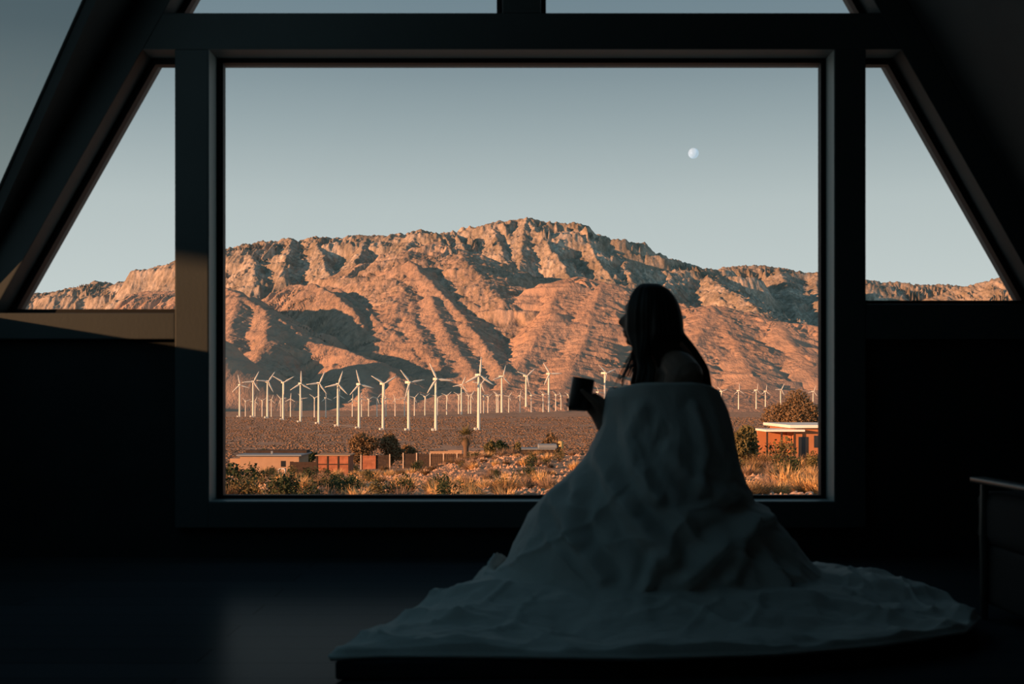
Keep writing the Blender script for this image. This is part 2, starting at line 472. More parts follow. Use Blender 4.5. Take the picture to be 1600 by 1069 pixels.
l.new(df.outputs[0], ad.inputs[0]); l.new(tr.outputs[0], ad.inputs[1])
geo = n.new('ShaderNodeNewGeometry'); mxs = n.new('ShaderNodeMixShader')
l.new(geo.outputs['Backfacing'], mxs.inputs[0]); l.new(ad.outputs[0], mxs.inputs[1]); l.new(tr.outputs[0], mxs.inputs[2])
l.new(mxs.outputs[0], n['Material Output'].inputs[0])
bm = bmesh.new(); bmesh.ops.create_uvsphere(bm, u_segments=48, v_segments=24, radius=8.2 / FP * 20000)
moon = from_bm('moon', bm, M_moon, loc=P(1083.5, 239.5, 20000), smooth=True)
tag(moon, 'pale gibbous moon in the clear sky above the right mountain slope', 'moon')

# ------------------------------------------------------------------ the A-frame room
AX, YF, YG, YB = 0.049, 5.60, 5.78, -3.2          # axis of the gable, inner face, glass, back wall
M_frame = mat('painted_timber', (.062, .074, .077), rough=.55, spec=.35, vary=.12, scale=3, bump=.05, bscale=60)
M_wall = mat('dark_boards', (.022, .026, .028), rough=.8, vary=.25, scale=4, bump=.1, bscale=40)
M_roof = mat('dark_roof_boards', (.040, .047, .05), rough=.75, vary=.2, scale=3, bump=.08, bscale=40)
M_floor = bpy.data.materials.new('dark_floor')
M_gasket = mat('black_gasket', (.006, .007, .008), rough=.6)
def pane_material(nm, tint, ior=1.2):
    m = bpy.data.materials.new(nm)
    m.use_nodes = True
    n, l = m.node_tree.nodes, m.node_tree.links
    n.remove(n['Principled BSDF'])
    a = n.new('ShaderNodeBsdfTransparent'); a.inputs[0].default_value = (*tint, 1)
    g = n.new('ShaderNodeBsdfGlossy'); g.inputs['Roughness'].default_value = 0.0
    lw = n.new('ShaderNodeFresnel'); lw.inputs['IOR'].default_value = ior
    mx = n.new('ShaderNodeMixShader')
    l.new(lw.outputs[0], mx.inputs[0]); l.new(a.outputs[0], mx.inputs[1]); l.new(g.outputs[0], mx.inputs[2])
    l.new(mx.outputs[0], n['Material Output'].inputs[0])
    return m
M_glass = pane_material('window_glass', (.985, .99, .99))
M_glass_roof = pane_material('dimming_roof_glass', (.43, .46, .46), 1.04)  # tint added to darken the sky view and dim the sun patch
# floor of wide dark planks
M_floor.use_nodes = True
n, l = M_floor.node_tree.nodes, M_floor.node_tree.links
b = n['Principled BSDF']; b.inputs['Roughness'].default_value = .28; b.inputs['Specular IOR Level'].default_value = .03; b.inputs['IOR'].default_value = 1.25
t = n.new('ShaderNodeTexCoord')
br = n.new('ShaderNodeTexBrick'); br.inputs['Scale'].default_value = 1.0
br.inputs['Color1'].default_value = (.058, .062, .07, 1); br.inputs['Color2'].default_value = (.046, .05, .056, 1); br.inputs['Mortar'].default_value = (.02, .02, .022, 1)
br.inputs['Mortar Size'].default_value = .004; br.inputs['Brick Width'].default_value = 1.9; br.inputs['Row Height'].default_value = .19
l.new(t.outputs['Object'], br.inputs['Vector']); l.new(br.outputs['Color'], b.inputs['Base Color'])
bp = n.new('ShaderNodeBump'); bp.inputs['Strength'].default_value = .3; bp.inputs['Distance'].default_value = .004; bp.invert = True
l.new(br.outputs['Fac'], bp.inputs['Height']); l.new(bp.outputs[0], b.inputs['Normal'])

def zx(py, Y=YF): return EYE + (HZ - py) / FP * Y
def xx_(px, Y=YF): return (px - 800) / FP * Y
def roof_x(z, off=0.0): return 1.885 + off + (2.475 - z) / 1.765     # half width of the gable opening at height z

def prism(bm, poly, y0, y1):
    """polygon in x,z extruded from y0 to y1"""
    a = [bm.verts.new((x, y0, z)) for x, z in poly]
    b = [bm.verts.new((x, y1, z)) for x, z in poly]
    k = len(poly)
    bm.faces.new(a); bm.faces.new(b[::-1])
    for i in range(k):
        bm.faces.new((a[i], b[i], b[(i + 1) % k], a[(i + 1) % k]))
    bmesh.ops.recalc_face_normals(bm, faces=bm.faces[:])

def piece(name, poly, y0, y1, m, bev=.006, parent=None, kind='structure'):
    bm = bmesh.new()
    prism(bm, poly, y0, y1)
    if bev: bevel_all(bm, bev, 2)
    o = from_bm(name, bm, m, parent)
    if parent is None: o['kind'] = kind
    return o

YO = 5.92                                            # outer face of the front wall
x_jl0, x_jl1 = xx_(273), -449 / FP * YG - .036
x_jr0, x_jr1 = 480 / FP * YG + .030, xx_(1353)
z_open0, z_open1 = EYE - 153 / FP * YG - .022, EYE + 519 / FP * YG + .022
z_head = zx(20)
z_rail0, z_raill, z_railr = zx(530), zx(489), zx(475)
z_bot = zx(825)
APEX = 2.475 + 1.885 * 1.765
def rect(x0, x1, z0, z1): return [(x0, z0), (x1, z0), (x1, z1), (x0, z1)]
piece('trim_1', rect(x_jl0, x_jl1, z_bot, z_open1), YF, YO, M_frame)          # left jamb of the big window
piece('trim_2', rect(x_jr0, x_jr1, z_bot, z_open1), YF, YO, M_frame)          # right jamb
piece('trim_3', [(AX - roof_x(z_open1), z_open1), (AX + roof_x(z_open1), z_open1), (AX + roof_x(z_head), z_head), (AX - roof_x(z_head), z_head)], YF, YO, M_frame)   # header beam
piece('trim_4', rect(x_jl1, x_jr0, z_bot, z_open0), YF, YO, M_frame)          # bottom rail
piece('trim_5', [(AX - roof_x(z_rail0), z_rail0), (x_jl0, z_rail0), (x_jl0, z_raill), (AX - roof_x(z_raill), z_raill)], YF, YO, M_frame)   # rail under the left window
piece('trim_6', [(x_jr1, z_rail0), (AX + roof_x(z_rail0), z_rail0), (AX + roof_x(z_railr), z_railr), (x_jr1, z_railr)], YF, YO, M_frame)   # rail under the right window
piece('trim_7', [(xx_(785), z_head), (xx_(845), z_head), (xx_(845), APEX - .12), (xx_(785), APEX - .12)], YF, YO, M_frame)                 # mullion over the header
for k, sg in ((8, -1), (9, 1)):                                               # the two rafters of the gable
    piece('trim_%d' % k, [(AX + sg * roof_x(0), 0), (AX + sg * roof_x(0, .125), 0), (AX + sg * .125, APEX), (AX, APEX)] if False else
          [(AX + sg * roof_x(0.0), 0.0), (AX + sg * (roof_x(0.0) + .165), 0.0), (AX, APEX + .165 * 1.765), (AX, APEX)], YF, YO, M_frame)
# thin strips on the big window's sides and sill; daylight painted as a paler colour
M_lit_reveal = mat('lit_reveal', (.19, .235, .24), rough=.5, spec=.4)
piece('trim_10', rect(x_jl1, x_jl1 + .004, z_open0, z_open1), YF + .004, YG - .03, M_lit_reveal, bev=0)
piece('trim_11', rect(x_jr0 - .004, x_jr0, z_open0, z_open1), YF + .004, YG - .03, M_lit_reveal, bev=0)
piece('trim_12', rect(x_jl1, x_jr0, z_open0, z_open0 + .004), YF + .004, YG - .03, M_lit_reveal, bev=0)
# dark boarded infill below the rails and below the big window
piece('wall_front', [(AX - roof_x(0), 0), (AX + roof_x(0), 0), (AX + roof_x(z_bot), z_bot), (AX - roof_x(z_bot), z_bot)], YF + .06, YO, M_wall, bev=0)
piece('wall_front', [(AX - roof_x(z_bot), z_bot), (x_jl0, z_bot), (x_jl0, z_rail0), (AX - roof_x(z_rail0), z_rail0)], YF + .06, YO, M_wall, bev=0)
piece('wall_front', [(x_jr1, z_bot), (AX + roof_x(z_bot), z_bot), (AX + roof_x(z_rail0), z_rail0), (x_jr1, z_rail0)], YF + .06, YO, M_wall, bev=0)

# windows: a thin black gasket frame with one pane each
def window(name, poly, wid=(.03,)):
    c = Vector((sum(p[0] for p in poly) / len(poly), sum(p[1] for p in poly) / len(poly)))
    k = len(poly)
    inner = []
    for i in range(k):
        p0, p1, p2 = Vector(poly[i - 1]), Vector(poly[i]), Vector(poly[(i + 1) % k])
        d1, d2 = (p1 - p0).normalized(), (p2 - p1).normalized()
        n1, n2 = Vector((-d1.y, d1.x)), Vector((-d2.y, d2.x))
        s = 1 if n1.dot(c - p1) > 0 else -1
        m = (n1 + n2).normalized() * s
        w1, w2 = wid[(i - 1) % len(wid)], wid[i % len(wid)]
        a1, a2 = n1 * s, n2 * s                    # both edges pushed in by their own width
        det = a1.x * a2.y - a1.y * a2.x
        q1, q2 = a1.dot(p1) + w1, a2.dot(p1) + w2
        inner.append(Vector(((q1 * a2.y - q2 * a1.y) / det, (a1.x * q2 - a2.x * q1) / det)))
    bm = bmesh.new()
    for y0, y1 in ((YG - .03, YG + .02),):
        A = [[bm.verts.new((p[0], y, p[1])) for p in pl] for y in (y0, y1) for pl in (poly, inner)]
        for i in range(k):
            j = (i + 1) % k
            for r, q in ((0, 1), (1, 3), (3, 2), (2, 0)):
                bm.faces.new((A[r][i], A[r][j], A[q][j], A[q][i]))
    bmesh.ops.recalc_face_normals(bm, faces=bm.faces[:])
    o = from_bm(name, bm, M_gasket)
    o['kind'] = 'structure'
    bm = bmesh.new()
    bm.faces.new([bm.verts.new((p[0], YG, p[1])) for p in inner])
    from_bm('glass', bm, M_glass, o)
    return o
window('window_1', rect(x_jl1, x_jr0, z_open0, z_open1), (.022, .030, .022, .036))
window('window_2', [(AX - roof_x(z_raill), z_raill), (x_jl0, z_raill), (x_jl0, z_open1), (AX - roof_x(z_open1), z_open1)])
window('window_3', [(x_jr1, z_railr), (AX + roof_x(z_railr), z_railr), (AX + roof_x(z_open1), z_open1), (x_jr1, z_open1)])
window('window_4', [(AX - roof_x(z_head), z_head), (xx_(785), z_head), (xx_(785), APEX - .14), (AX - roof_x(APEX - .25), APEX - .25)])
window('window_5', [(xx_(845), z_head), (AX + roof_x(z_head), z_head), (AX + roof_x(APEX - .25), APEX - .25), (xx_(845), APEX - .14)])

# sloping side walls; the left one has a roof light beside the gable
def slope_pt(sg, y, z, off): return Vector((AX + sg * (roof_x(z) + off), y, z))
def slope_slab(name, sg, quads, m, off=.165, th=.06):
    bm = bmesh.new()
    for q in quads:
        a = [bm.verts.new(slope_pt(sg, y, z, off)) for y, z in q]
        b = [bm.verts.new(slope_pt(sg, y, z, off + th)) for y, z in q]
        bm.faces.new(a); bm.faces.new(b[::-1])
        for i in range(len(q)):
            bm.faces.new((a[i], b[i], b[(i + 1) % len(q)], a[(i + 1) % len(q)]))
    bmesh.ops.recalc_face_normals(bm, faces=bm.faces[:])
    o = from_bm(name, bm, m)
    o['kind'] = 'structure'
    return o
ZT = APEX + .165 * 1.765
SK_Z0, SK_Z1, SK_Y0 = 1.22, 4.1, 1.0               # the roof light
def sk_y(z): return 5.43 - .223 * (z - 1.807)
sk = [(SK_Y0, SK_Z0), (sk_y(SK_Z0), SK_Z0), (sk_y(SK_Z1), SK_Z1), (SK_Y0, SK_Z1)]
slope_slab('wall_left', -1, [[(YB, -.2), (YO, -.2), (YO, SK_Z0), (YB, SK_Z0)], [(YB, SK_Z1), (YO, SK_Z1), (YO, ZT), (YB, ZT)],
                             [(YB, SK_Z0), (SK_Y0, SK_Z0), (SK_Y0, SK_Z1), (YB, SK_Z1)],
                             [(sk_y(SK_Z0), SK_Z0), (YO, SK_Z0), (YO, SK_Z1), (sk_y(SK_Z1), SK_Z1)]], M_roof)
RK = [(-1.2, 2.8), (.6, 2.8), (.6, 3.5), (-1.2, 3.5)]      # an unseen roof light added in the right slope, beside the camera, for fill
slope_slab('wall_right', 1, [[(YB, -.2), (YO, -.2), (YO, 2.8), (YB, 2.8)], [(YB, 3.5), (YO, 3.5), (YO, ZT), (YB, ZT)],
                             [(YB, 2.8), (-1.2, 2.8), (-1.2, 3.5), (YB, 3.5)], [(.6, 2.8), (YO, 2.8), (YO, 3.5), (.6, 3.5)]], M_roof)
bm = bmesh.new()
for a, b in zip(RK, RK[1:] + RK[:1]):
    tube(bm, [slope_pt(1, *a, .222), slope_pt(1, *b, .222)], .008, n=6)
wr = from_bm('fill_opening', bm, M_gasket)
wr['kind'] = 'structure'
bm = bmesh.new()
bm.faces.new([bm.verts.new(slope_pt(1, y, z, .222)) for y, z in RK])
from_bm('glass', bm, M_glass, wr)
bm = bmesh.new()
for a, b in zip(sk, sk[1:] + sk[:1]):
    tube(bm, [slope_pt(-1, *a, .222), slope_pt(-1, *b, .222)], .008, n=6)
wo = from_bm('window_6', bm, M_gasket)
wo['kind'] = 'structure'
bm = bmesh.new()
bm.faces.new([bm.verts.new(slope_pt(-1, y, z, .222)) for y, z in sk])
from_bm('glass', bm, M_glass_roof, wo)
# back wall behind the camera, floor
piece('wall_back', [(AX - roof_x(0, .2), -.2), (AX + roof_x(0, .2), -.2), (AX, ZT)], YB - .15, YB, M_wall, bev=0)
bm = bmesh.new()
box(bm, (AX - 3.6, YB, -.12), (AX + 3.6, YO, 0))
fl = from_bm('floor', bm, M_floor)
fl['kind'] = 'structure'

# an unseen, added carport on the left: its deep slab keeps the sun off the upper part of the roof light
M_timber = mat('blocker_timber', (.20, .16, .13), rough=.85, vary=.3, scale=6)
cp = empty('blocker', (-9.2, -1.2, -.6))
tag(cp, 'unseen added carport standing left of the house', 'blocker')
bm = bmesh.new(); box(bm, (-1.2, -7.6, 3.50), (.7, 3.6, 6.9)); bevel_all(bm, .02)
from_bm('roof', bm, M_timber, cp)
for px_, py_ in ((-1.0, -3.9), (.5, -3.9), (-1.0, 3.3), (.5, 3.3)):
    bm = bmesh.new(); box(bm, (px_ - .08, py_ - .08, -.6), (px_ + .08, py_ + .08, 3.52))
    from_bm('post', bm, M_timber, cp)
bm = bmesh.new(); box(bm, (-.1, -7.5, -.6), (.1, .35, 3.52)); from_bm('side_blocker', bm, M_timber, cp)  # unseen panel added to keep direct sun off the woman

# ------------------------------------------------------------------ bedding on the floor
M_duvet = mat('white_cotton', (.68, .645, .60), rough=.95, spec=.1, sheen=.2, vary=.06, scale=2.5, bump=.12, bscale=55)
M_matt = mat('charcoal_mattress', (.035, .038, .042), rough=.9, spec=.1, bump=.1, bscale=200)
M_skin = mat('skin', (.27, .17, .13), rough=.55, spec=.35)
M_hair = mat('brown_hair', (.030, .021, .016), rough=.5, spec=.35)
M_mug = mat('black_glaze', (.012, .012, .013), rough=.35, spec=.4)

OUT = [(-.535, 3.19), (-.46, 3.45), (-.31, 3.88), (-.16, 4.18), (-.02, 4.5), (.25, 4.75), (.6, 4.86), (1.0, 4.80), (1.35, 4.60), (1.53, 4.36), (1.58, 4.08),
       (1.56, 3.78), (1.42, 3.55), (1.10, 3.36), (.75, 3.24), (.35, 3.19), (-.05, 3.215), (-.35, 3.22)]
CX, CY = .55, 4.2
def out_r(th):
    dx, dy = math.cos(th), math.sin(th)
    best = .5
    for (x0, y0), (x1, y1) in zip(OUT, OUT[1:] + OUT[:1]):
        ex, ey = x1 - x0, y1 - y0
        den = dx * ey - dy * ex
        if abs(den) < 1e-9: continue
        t = ((x0 - CX) * ey - (y0 - CY) * ex) / den
        u = ((x0 - CX) * dy - (y0 - CY) * dx) / den
        if t > 0 and -1e-6 <= u <= 1 + 1e-6: best = max(best, t)
    return best
# the mattress under it
MT = [(CX + (x - CX) * .965, CY + (y - CY) * .965) for x, y in OUT]
mt = [(-.50, 3.20), (-.10, 4.45), (.15, 4.72), (1.0, 4.72), (1.42, 4.35), (1.50, 4.0), (1.40, 3.60), (1.0, 3.33), (.3, 3.23)]
bm = bmesh.new()
a = [bm.verts.new((x, y, 0.002)) for x, y in mt]; b = [bm.verts.new((x, y, .058)) for x, y in mt]
bm.faces.new(a[::-1]); bm.faces.new(b)
for i in range(len(mt)):
    bm.faces.new((a[i], a[(i + 1) % len(mt)], b[(i + 1) % len(mt)], b[i]))
bevel_all(bm, .015, 3)
mo = from_bm('floor_mattress', bm, M_matt)
tag(mo, 'thin dark floor mattress lying under the white duvet', 'mattress')

zt = np.array([.16, .191, .258, .34, .411, .458, .517, .576, .635, .70, .75, .80, .835, .87])
xl = np.array([-.075, -.035, -.003, .047, .094, .142, .212, .268, .305, .332, .338, .345, .362, .40])
zr = np.array([.16, .215, .30, .387, .411, .47, .54, .61, .68, .753, .80, .84, .87])
xr = np.array([1.135, 1.078, 1.013, .943, .888, .862, .838, .822, .808, .79, .768, .748, .715])
NT, N1, N2 = 400, 130, 120
th = np.linspace(0, 2 * np.pi, NT, endpoint=False)
RO = np.array([out_r(t) for t in th])
# smooth the outline a little
RO = (np.roll(RO, 1) + 2 * RO + np.roll(RO, -1)) / 4
ct, st = np.cos(th), np.sin(th)
rim = .862 - .022 * np.clip(-ct, 0, 1) ** 1.5 - .03 * np.clip(ct, 0, 1) ** 2 + .004 * np.sin(5 * th)
CREASE = [(.030, .030, [(935, 655), (936, 700), (952, 750), (985, 808), (1032, 852)]), (.024, .026, [(862, 768), (880, 810), (905, 850), (935, 885)]), (.030, .030, [(1238, 800), (1170, 815), (1110, 845), (1058, 884)]),
          (.020, .024, [(1183, 782), (1152, 830), (1130, 884)]), (.016, .024, [(1000, 640), (980, 680), (985, 720), (1018, 772)]), (.018, .022, [(1180, 835), (1190, 870), (1202, 905)]),
          (.016, .018, [(1012, 858), (1002, 885), (990, 912)]), (.018, .022, [(905, 745), (893, 790), (898, 840)]), (.014, .02, [(1085, 640), (1100, 700), (1090, 760)]), (.016, .022, [(1040, 700), (1075, 745), (1120, 770), (1165, 775)])]
def crease(x, z):
    s = 0 * x
    for A, sg_, pl in CREASE:
        pl = [((a - 800) / FP * 3.98, EYE + (HZ - b) / FP * 3.98) for a, b in pl]
        best = np.full(x.shape, 9.0)
        for (x0, z0), (x1, z1) in zip(pl, pl[1:]):
            L2 = (x1 - x0) ** 2 + (z1 - z0) ** 2
            t = np.clip(((x - x0) * (x1 - x0) + (z - z0) * (z1 - z0)) / L2, 0, 1)
            best = np.minimum(best, np.hypot(x - x0 - t * (x1 - x0), z - z0 - t * (z1 - z0)))
        s = s + A * (np.exp(-(best / sg_) ** 2) - .5 * np.exp(-((best - 1.9 * sg_) / sg_) ** 2))
    return s
rows = []
def wave(x): return 1 - np.abs(np.sin(x))
for i in range(N1):
    f = i / (N1 - 1)
    z = rim + (.165 - rim) * f
    L, Rr = np.interp(z, zt, xl), np.interp(z, zr, xr)
    cx, ax = (L + Rr) / 2, (Rr - L) / 2
    by = np.interp(z, [.16, .25, .4, .6, .75, .87], [.47, .43, .37, .30, .255, .235])
    cy = np.interp(z, [.16, .5, .87], [4.18, 4.20, 4.22])
    # squarish shoulders, round base
    p = 2.0 + .5 * np.clip((z - .5) / .3, 0, 1)
    k = (np.abs(ct) ** p + np.abs(st) ** p) ** (-1 / p)
    tx, zz = th, z
    # big folds: sweeping down from the hand on the left, and up to the right
    fold = .020 * (wave(2.4 * th + 7.0 * z + 1.2 + .8 * pnoise(th * 1.5, z * 4)) ** 3 - .3) * np.clip((.78 - z) / .3, 0, 1)
    fold += .016 * (wave(3.1 * th - 9.0 * z + .4 + .9 * pnoise(th * 1.3 + 9, z * 3.5)) ** 4 - .25) * np.clip((.6 - z) / .25, 0, 1)
    fold += .009 * fbm(th * 3.2, z * 6 + th, 3) * np.clip((.86 - z) / .12, 0.15, 1)
    fold += .006 * (wave(6 * th + 14 * z + 2 * pnoise(th * 2 + 3, z * 5)) ** 4) * np.clip((.5 - z) / .2, 0, 1)
    side = np.abs(ct) ** 6
    fold = fold * (1 - .65 * side)
    fold = fold + crease(cx + ax * k * ct, z) * np.clip(-st * 1.8, 0, 1) * np.clip((1.04 - np.abs(ct)) / .14, 0, 1)
    r = (1 + fold / .35)
    x = cx + ax * k * ct * r
    y = cy + by * k * st * r
    dz = .012 * fbm(th * 2.5 + 3, f * 5 + 0 * th, 2) * np.clip(f * 4, 0, 1)
    if i < 4:                                            # rolled rim
        q = [0.935, .968, .988, .998][i]
        x = cx + (x - cx) * q; y = cy + (y - cy) * q
        dz = dz + [-.012, -.003, -.001, 0][i]
    rows.append((x, y, z + dz))
bx, by_, bz = rows[-1]
r0 = np.hypot(bx - CX, by_ - CY); a0 = np.arctan2(by_ - CY, bx - CX)
ox, oy = CX + RO * ct, CY + RO * st
for j in range(1, N2 + 1):
    f = j / N2
    x = bx + (ox - bx) * f
    y = by_ + (oy - by_) * f
    prof = .078 + (bz - .078) * (1 - f) ** 2.4
    edge = np.clip((1 - f) * 9, 0, 1) ** .5
    g = np.clip(f * 5, 0, 1)
    ph = th * 3.0
    lump = .026 * fbm(x * 2.6 + 4, y * 3.4, 2) + .019 * (wave(5 * x + 9 * y + 2.2 * pnoise(x * 2.4, y * 2.4)) ** 2 - .4) + .010 * (wave(11 * x - 8 * y + 2.5 * pnoise(x * 3 + 5, y * 3)) ** 4) + .006 * fbm(x * 13, y * 13, 3)
    left = np.clip(-(x - .25) / .35, 0, 1) * np.clip((y - 3.5) / .4, 0, 1)
    right = np.clip((x - 1.0) / .3, 0, 1) * np.clip((y - 3.9) / .3, 0, 1)
    z = prof + (lump + .018 + .038 * left + .02 * right) * g * np.clip(edge, .0, 1)
    z = np.where(f > .97, np.minimum(z, .066 + .5 * (1 - f)), z)
    rows.append((x, y, np.maximum(z, .064)))
vs = np.array([np.stack(r, -1) for r in rows])
nr = len(vs)
fcs = []
idx = np.arange(nr * NT).reshape(nr, NT)
gap0, gap1 = R(128), R(168)
for i in range(nr - 1):
    zrow = vs[i, :, 2]
    for k in range(NT):
        if i < N1 and ((th[k] - R(164)) / R(17)) ** 2 + ((zrow[k] - .715) / .062) ** 2 < 1: continue
        k2 = (k + 1) % NT
        fcs.append((idx[i, k], idx[i + 1, k], idx[i + 1, k2], idx[i, k2]))
me = bpy.data.meshes.new('duvet')
me.from_pydata(vs.reshape(-1, 3).tolist(), [], fcs)
for p in me.polygons: p.use_smooth = True
bmx = bmesh.new(); bmx.from_mesh(me)
bmesh.ops.delete(bmx, geom=[v for v in bmx.verts if not v.link_faces], context='VERTS')
bmx.normal_update()
for v in bmx.verts: pass
bmx.to_mesh(me); bmx.free()
duvet = link('duvet', me, M_duvet)
md = duvet.modifiers.new('thick', 'SOLIDIFY'); md.thickness = .012; md.offset = -1
tag(duvet, 'rumpled white duvet wrapped around the seated woman and spread over the floor', 'duvet')

# ------------------------------------------------------------------ the woman
def stack(bm, levels, n=28):
    """elliptical sections (x, y, z, rx, ry) skinned one after another"""
    rings = []
    for x, y, z, rx, ry in levels:
        rings.append([bm.verts.new((x + rx * math.cos(2 * math.pi * k / n), y + ry * math.sin(2 * math.pi * k / n), z)) for k in range(n)])
    for a, b in zip(rings, rings[1:]):
        for k in range(n): bm.faces.new((a[k], a[(k + 1) % n], b[(k + 1) % n], b[k]))
    bm.faces.new(rings[0][::-1]); bm.faces.new(rings[-1])

def limb(bm, pts, rad, n=14):
    """tapering limb with rounded ends; points are smoothed through"""
    P0 = [Vector(p) for p in pts]
    o, rr = [], []
    for i in range(len(P0) - 1):
        a, b, c, d = P0[max(i - 1, 0)], P0[i], P0[i + 1], P0[min(i + 2, len(P0) - 1)]
        for s in range(6):
            t = s / 6
            o.append(.5 * ((2 * b) + (c - a) * t + (2 * a - 5 * b + 4 * c - d) * t * t + (3 * b - a - 3 * c + d) * t ** 3))
            rr.append(rad[i] + (rad[i + 1] - rad[i]) * t)
    o.append(P0[-1]); rr.append(rad[-1])
    d0, d1 = (o[0] - o[1]).normalized(), (o[-1] - o[-2]).normalized()
    o = [o[0] + d0 * rr[0] * .9, o[0] + d0 * rr[0] * .6] + o + [o[-1] + d1 * rr[-1] * .6, o[-1] + d1 * rr[-1] * .9]
    rr = [rr[0] * .35, rr[0] * .8] + rr + [rr[-1] * .8, rr[-1] * .35]
    tube(bm, o, rr, n)

SEAT = Vector((.565, 4.235, 0))
ALPHA = R(101)
MB = Matrix.Translation(SEAT) @ Matrix.Rotation(ALPHA, 4, 'Z')
MBi = MB.inverted()
def loc(v): return MBi @ Vector(v)

HEADW = Vector((.504, 4.215, 1.094))                        # middle of the head, world
hface = math.atan2(.10, -1.0)                               # she looks to the left, a little away from the camera
MH = Matrix.Translation(HEADW) @ Matrix.Rotation(hface - math.pi / 2, 4, 'Z') @ Matrix.Rotation(R(0), 4, 'X')

def head_point(u, v):
    """u: angle round the head (0 = face), v: -1 chin .. 1 crown; local x right, y forward, z up"""
    ph = v * math.pi / 2
    c, z = math.cos(ph), math.sin(ph)
    x, y = math.sin(u) * c, math.cos(u) * c
    hw, hb, hf = .074, .098, .088
    X_, Z_ = x * hw, z * .112
    yf_ = math.cos(u) * c ** .38 if (y > 0 and Z_ < 0) else y
    Y_ = yf_ * (hf if y > 0 else hb)
    # jaw: narrower and further forward low down, back of the skull pulled in under
    if Z_ < -.02:
        k = min(1, (-.02 - Z_) / .09)
        X_ *= 1 - .30 * k
        if y < 0: Y_ *= 1 - .45 * k
        else: Y_ += .010 * k * y
    if y > 0:
        G = lambda cx, cz, sx_, sz: math.exp(-((X_ - cx) / sx_) ** 2 - ((Z_ - cz) / sz) ** 2)
        fr = max(0, y) ** .5
        Y_ += fr * (.0045 * G(0, .040, .05, .012) - .006 * G(0, .014, .012, .010)
                    + .021 * G(0, -.022, .0135, .0145) + .013 * G(0, -.004, .011, .016)
                    - .011 * G(.031, .012, .016, .011) - .011 * G(-.031, .012, .016, .011)
                    + .006 * G(.045, -.022, .022, .02) + .006 * G(-.045, -.022, .022, .02)
                    + .0095 * G(0, -.053, .022, .0065) + .0085 * G(0, -.067, .019, .0065) - .004 * G(0, -.060, .02, .003)
                    - .004 * G(0, -.079, .02, .006) + .012 * G(0, -.098, .022, .013))
    return Vector((X_, Y_, Z_))
bm = bmesh.new()
NU, NV = 96, 90
rings = []
for j in range(1, NV):
    v = -1 + 2 * j / NV
    rings.append([bm.verts.new(MBi @ MH @ head_point(2 * math.pi * k / NU, v)) for k in range(NU)])
for a, b in zip(rings, rings[1:]):
    for k in range(NU): bm.faces.new((a[k], a[(k + 1) % NU], b[(k + 1) % NU], b[k]))
for ring, v in ((rings[0], -1), (rings[-1], 1)):
    c = bm.verts.new(MBi @ MH @ head_point(0, v))
    for k in range(NU): bm.faces.new((ring[k], ring[(k + 1) % NU], c))
# ears
for sg in (-1, 1):
    tube(bm, [MBi @ MH @ Vector((sg * x, y, z)) for x, y, z in ((.066, .002, -.03), (.078, -.006, -.012), (.083, -.014, .012), (.080, -.008, .026), (.072, .004, .018))], [.006, .009, .011, .009, .005], 10)
# neck and torso
nk = [loc((.548, 4.228, .90)), loc((.544, 4.226, .95)), loc((.543, 4.222, 1.0)), loc((.541, 4.217, 1.05))]
limb(bm, nk, [.062, .051, .048, .050], 20)
stack(bm, [(0, -.01, .17, .13, .10), (0, 0, .24, .175, .135), (0, 0, .33, .172, .13), (0, .0, .45, .140, .105), (0, .0, .55, .128, .098), (0, .01, .66, .145, .108),
           (0, .012, .76, .158, .112), (0, .005, .83, .170, .098), (0, -.003, .885, .160, .080), (0, -.008, .915, .120, .066), (0, -.01, .938, .075, .056), (0, -.01, .955, .055, .05)])
limb(bm, [(-.055, -.005, .922), (-.13, -.012, .908), (-.185, -.022, .872)], [.048, .058, .061])
limb(bm, [(.055, -.005, .922), (.13, -.003, .906), (.185, 0, .872)], [.045, .048, .050])
# legs, kneeling back on the heels
for sg in (-1, 1):
    limb(bm, [(sg * .085, -.03, .26), (sg * .11, .18, .235), (sg * .14, .40, .165)], [.098, .085, .060], 16)
    limb(bm, [(sg * .14, .40, .135), (sg * .12, .22, .115), (sg * .095, .0, .105), (sg * .085, -.10, .095)], [.058, .056, .046, .036], 14)
    limb(bm, [(sg * .085, -.10, .095), (sg * .08, -.17, .088), (sg * .075, -.25, .078)], [.038, .032, .020], 12)
# right arm, drawn up inside the duvet
limb(bm, [(.185, 0, .872), (.205, .02, .72), (.21, .05, .58)], [.052, .044, .038])
limb(bm, [(.21, .05, .58), (.16, .15, .62), (.08, .21, .68)], [.038, .034, .025])
# left arm, forearm lifted through the opening to hold the mug
WR = Vector((.334, 4.225, .700))
EL = Vector((.475, 4.085, .585))
limb(bm, [(-.185, 0, .872), tuple(loc((.545, 4.065, .73))), tuple(loc(EL))], [.052, .044, .039])
limb(bm, [tuple(loc(EL)), tuple(loc((.405, 4.16, .635))), tuple(loc(WR))], [.040, .038, .028])
MUGC = Vector((.2555, 4.22, .811))
MAX_ = Vector((.17, 0, .985)).normalized()                  # the mug's axis, tipped a little
MX = Vector((.985, 0, -.17)); MY = Vector((0, 1, 0))
def mug_pt(ang, h, r): return MUGC + MAX_ * h + (MX * math.cos(R(ang)) + MY * math.sin(R(ang))) * r
# palm
limb(bm, [tuple(loc(WR)), tuple(loc((.329, 4.240, .727))), tuple(loc((.321, 4.238, .752)))], [.026, .034, .032], 14)
limb(bm, [tuple(loc((.334, 4.236, .722))), tuple(loc((.331, 4.232, .758))), tuple(loc(mug_pt(14, -.014, .060)))], [.027, .034, .026], 14)
limb(bm, [tuple(loc((.322, 4.244, .735))), tuple(loc(mug_pt(22, -.052, .058)))], [.027, .022], 14)
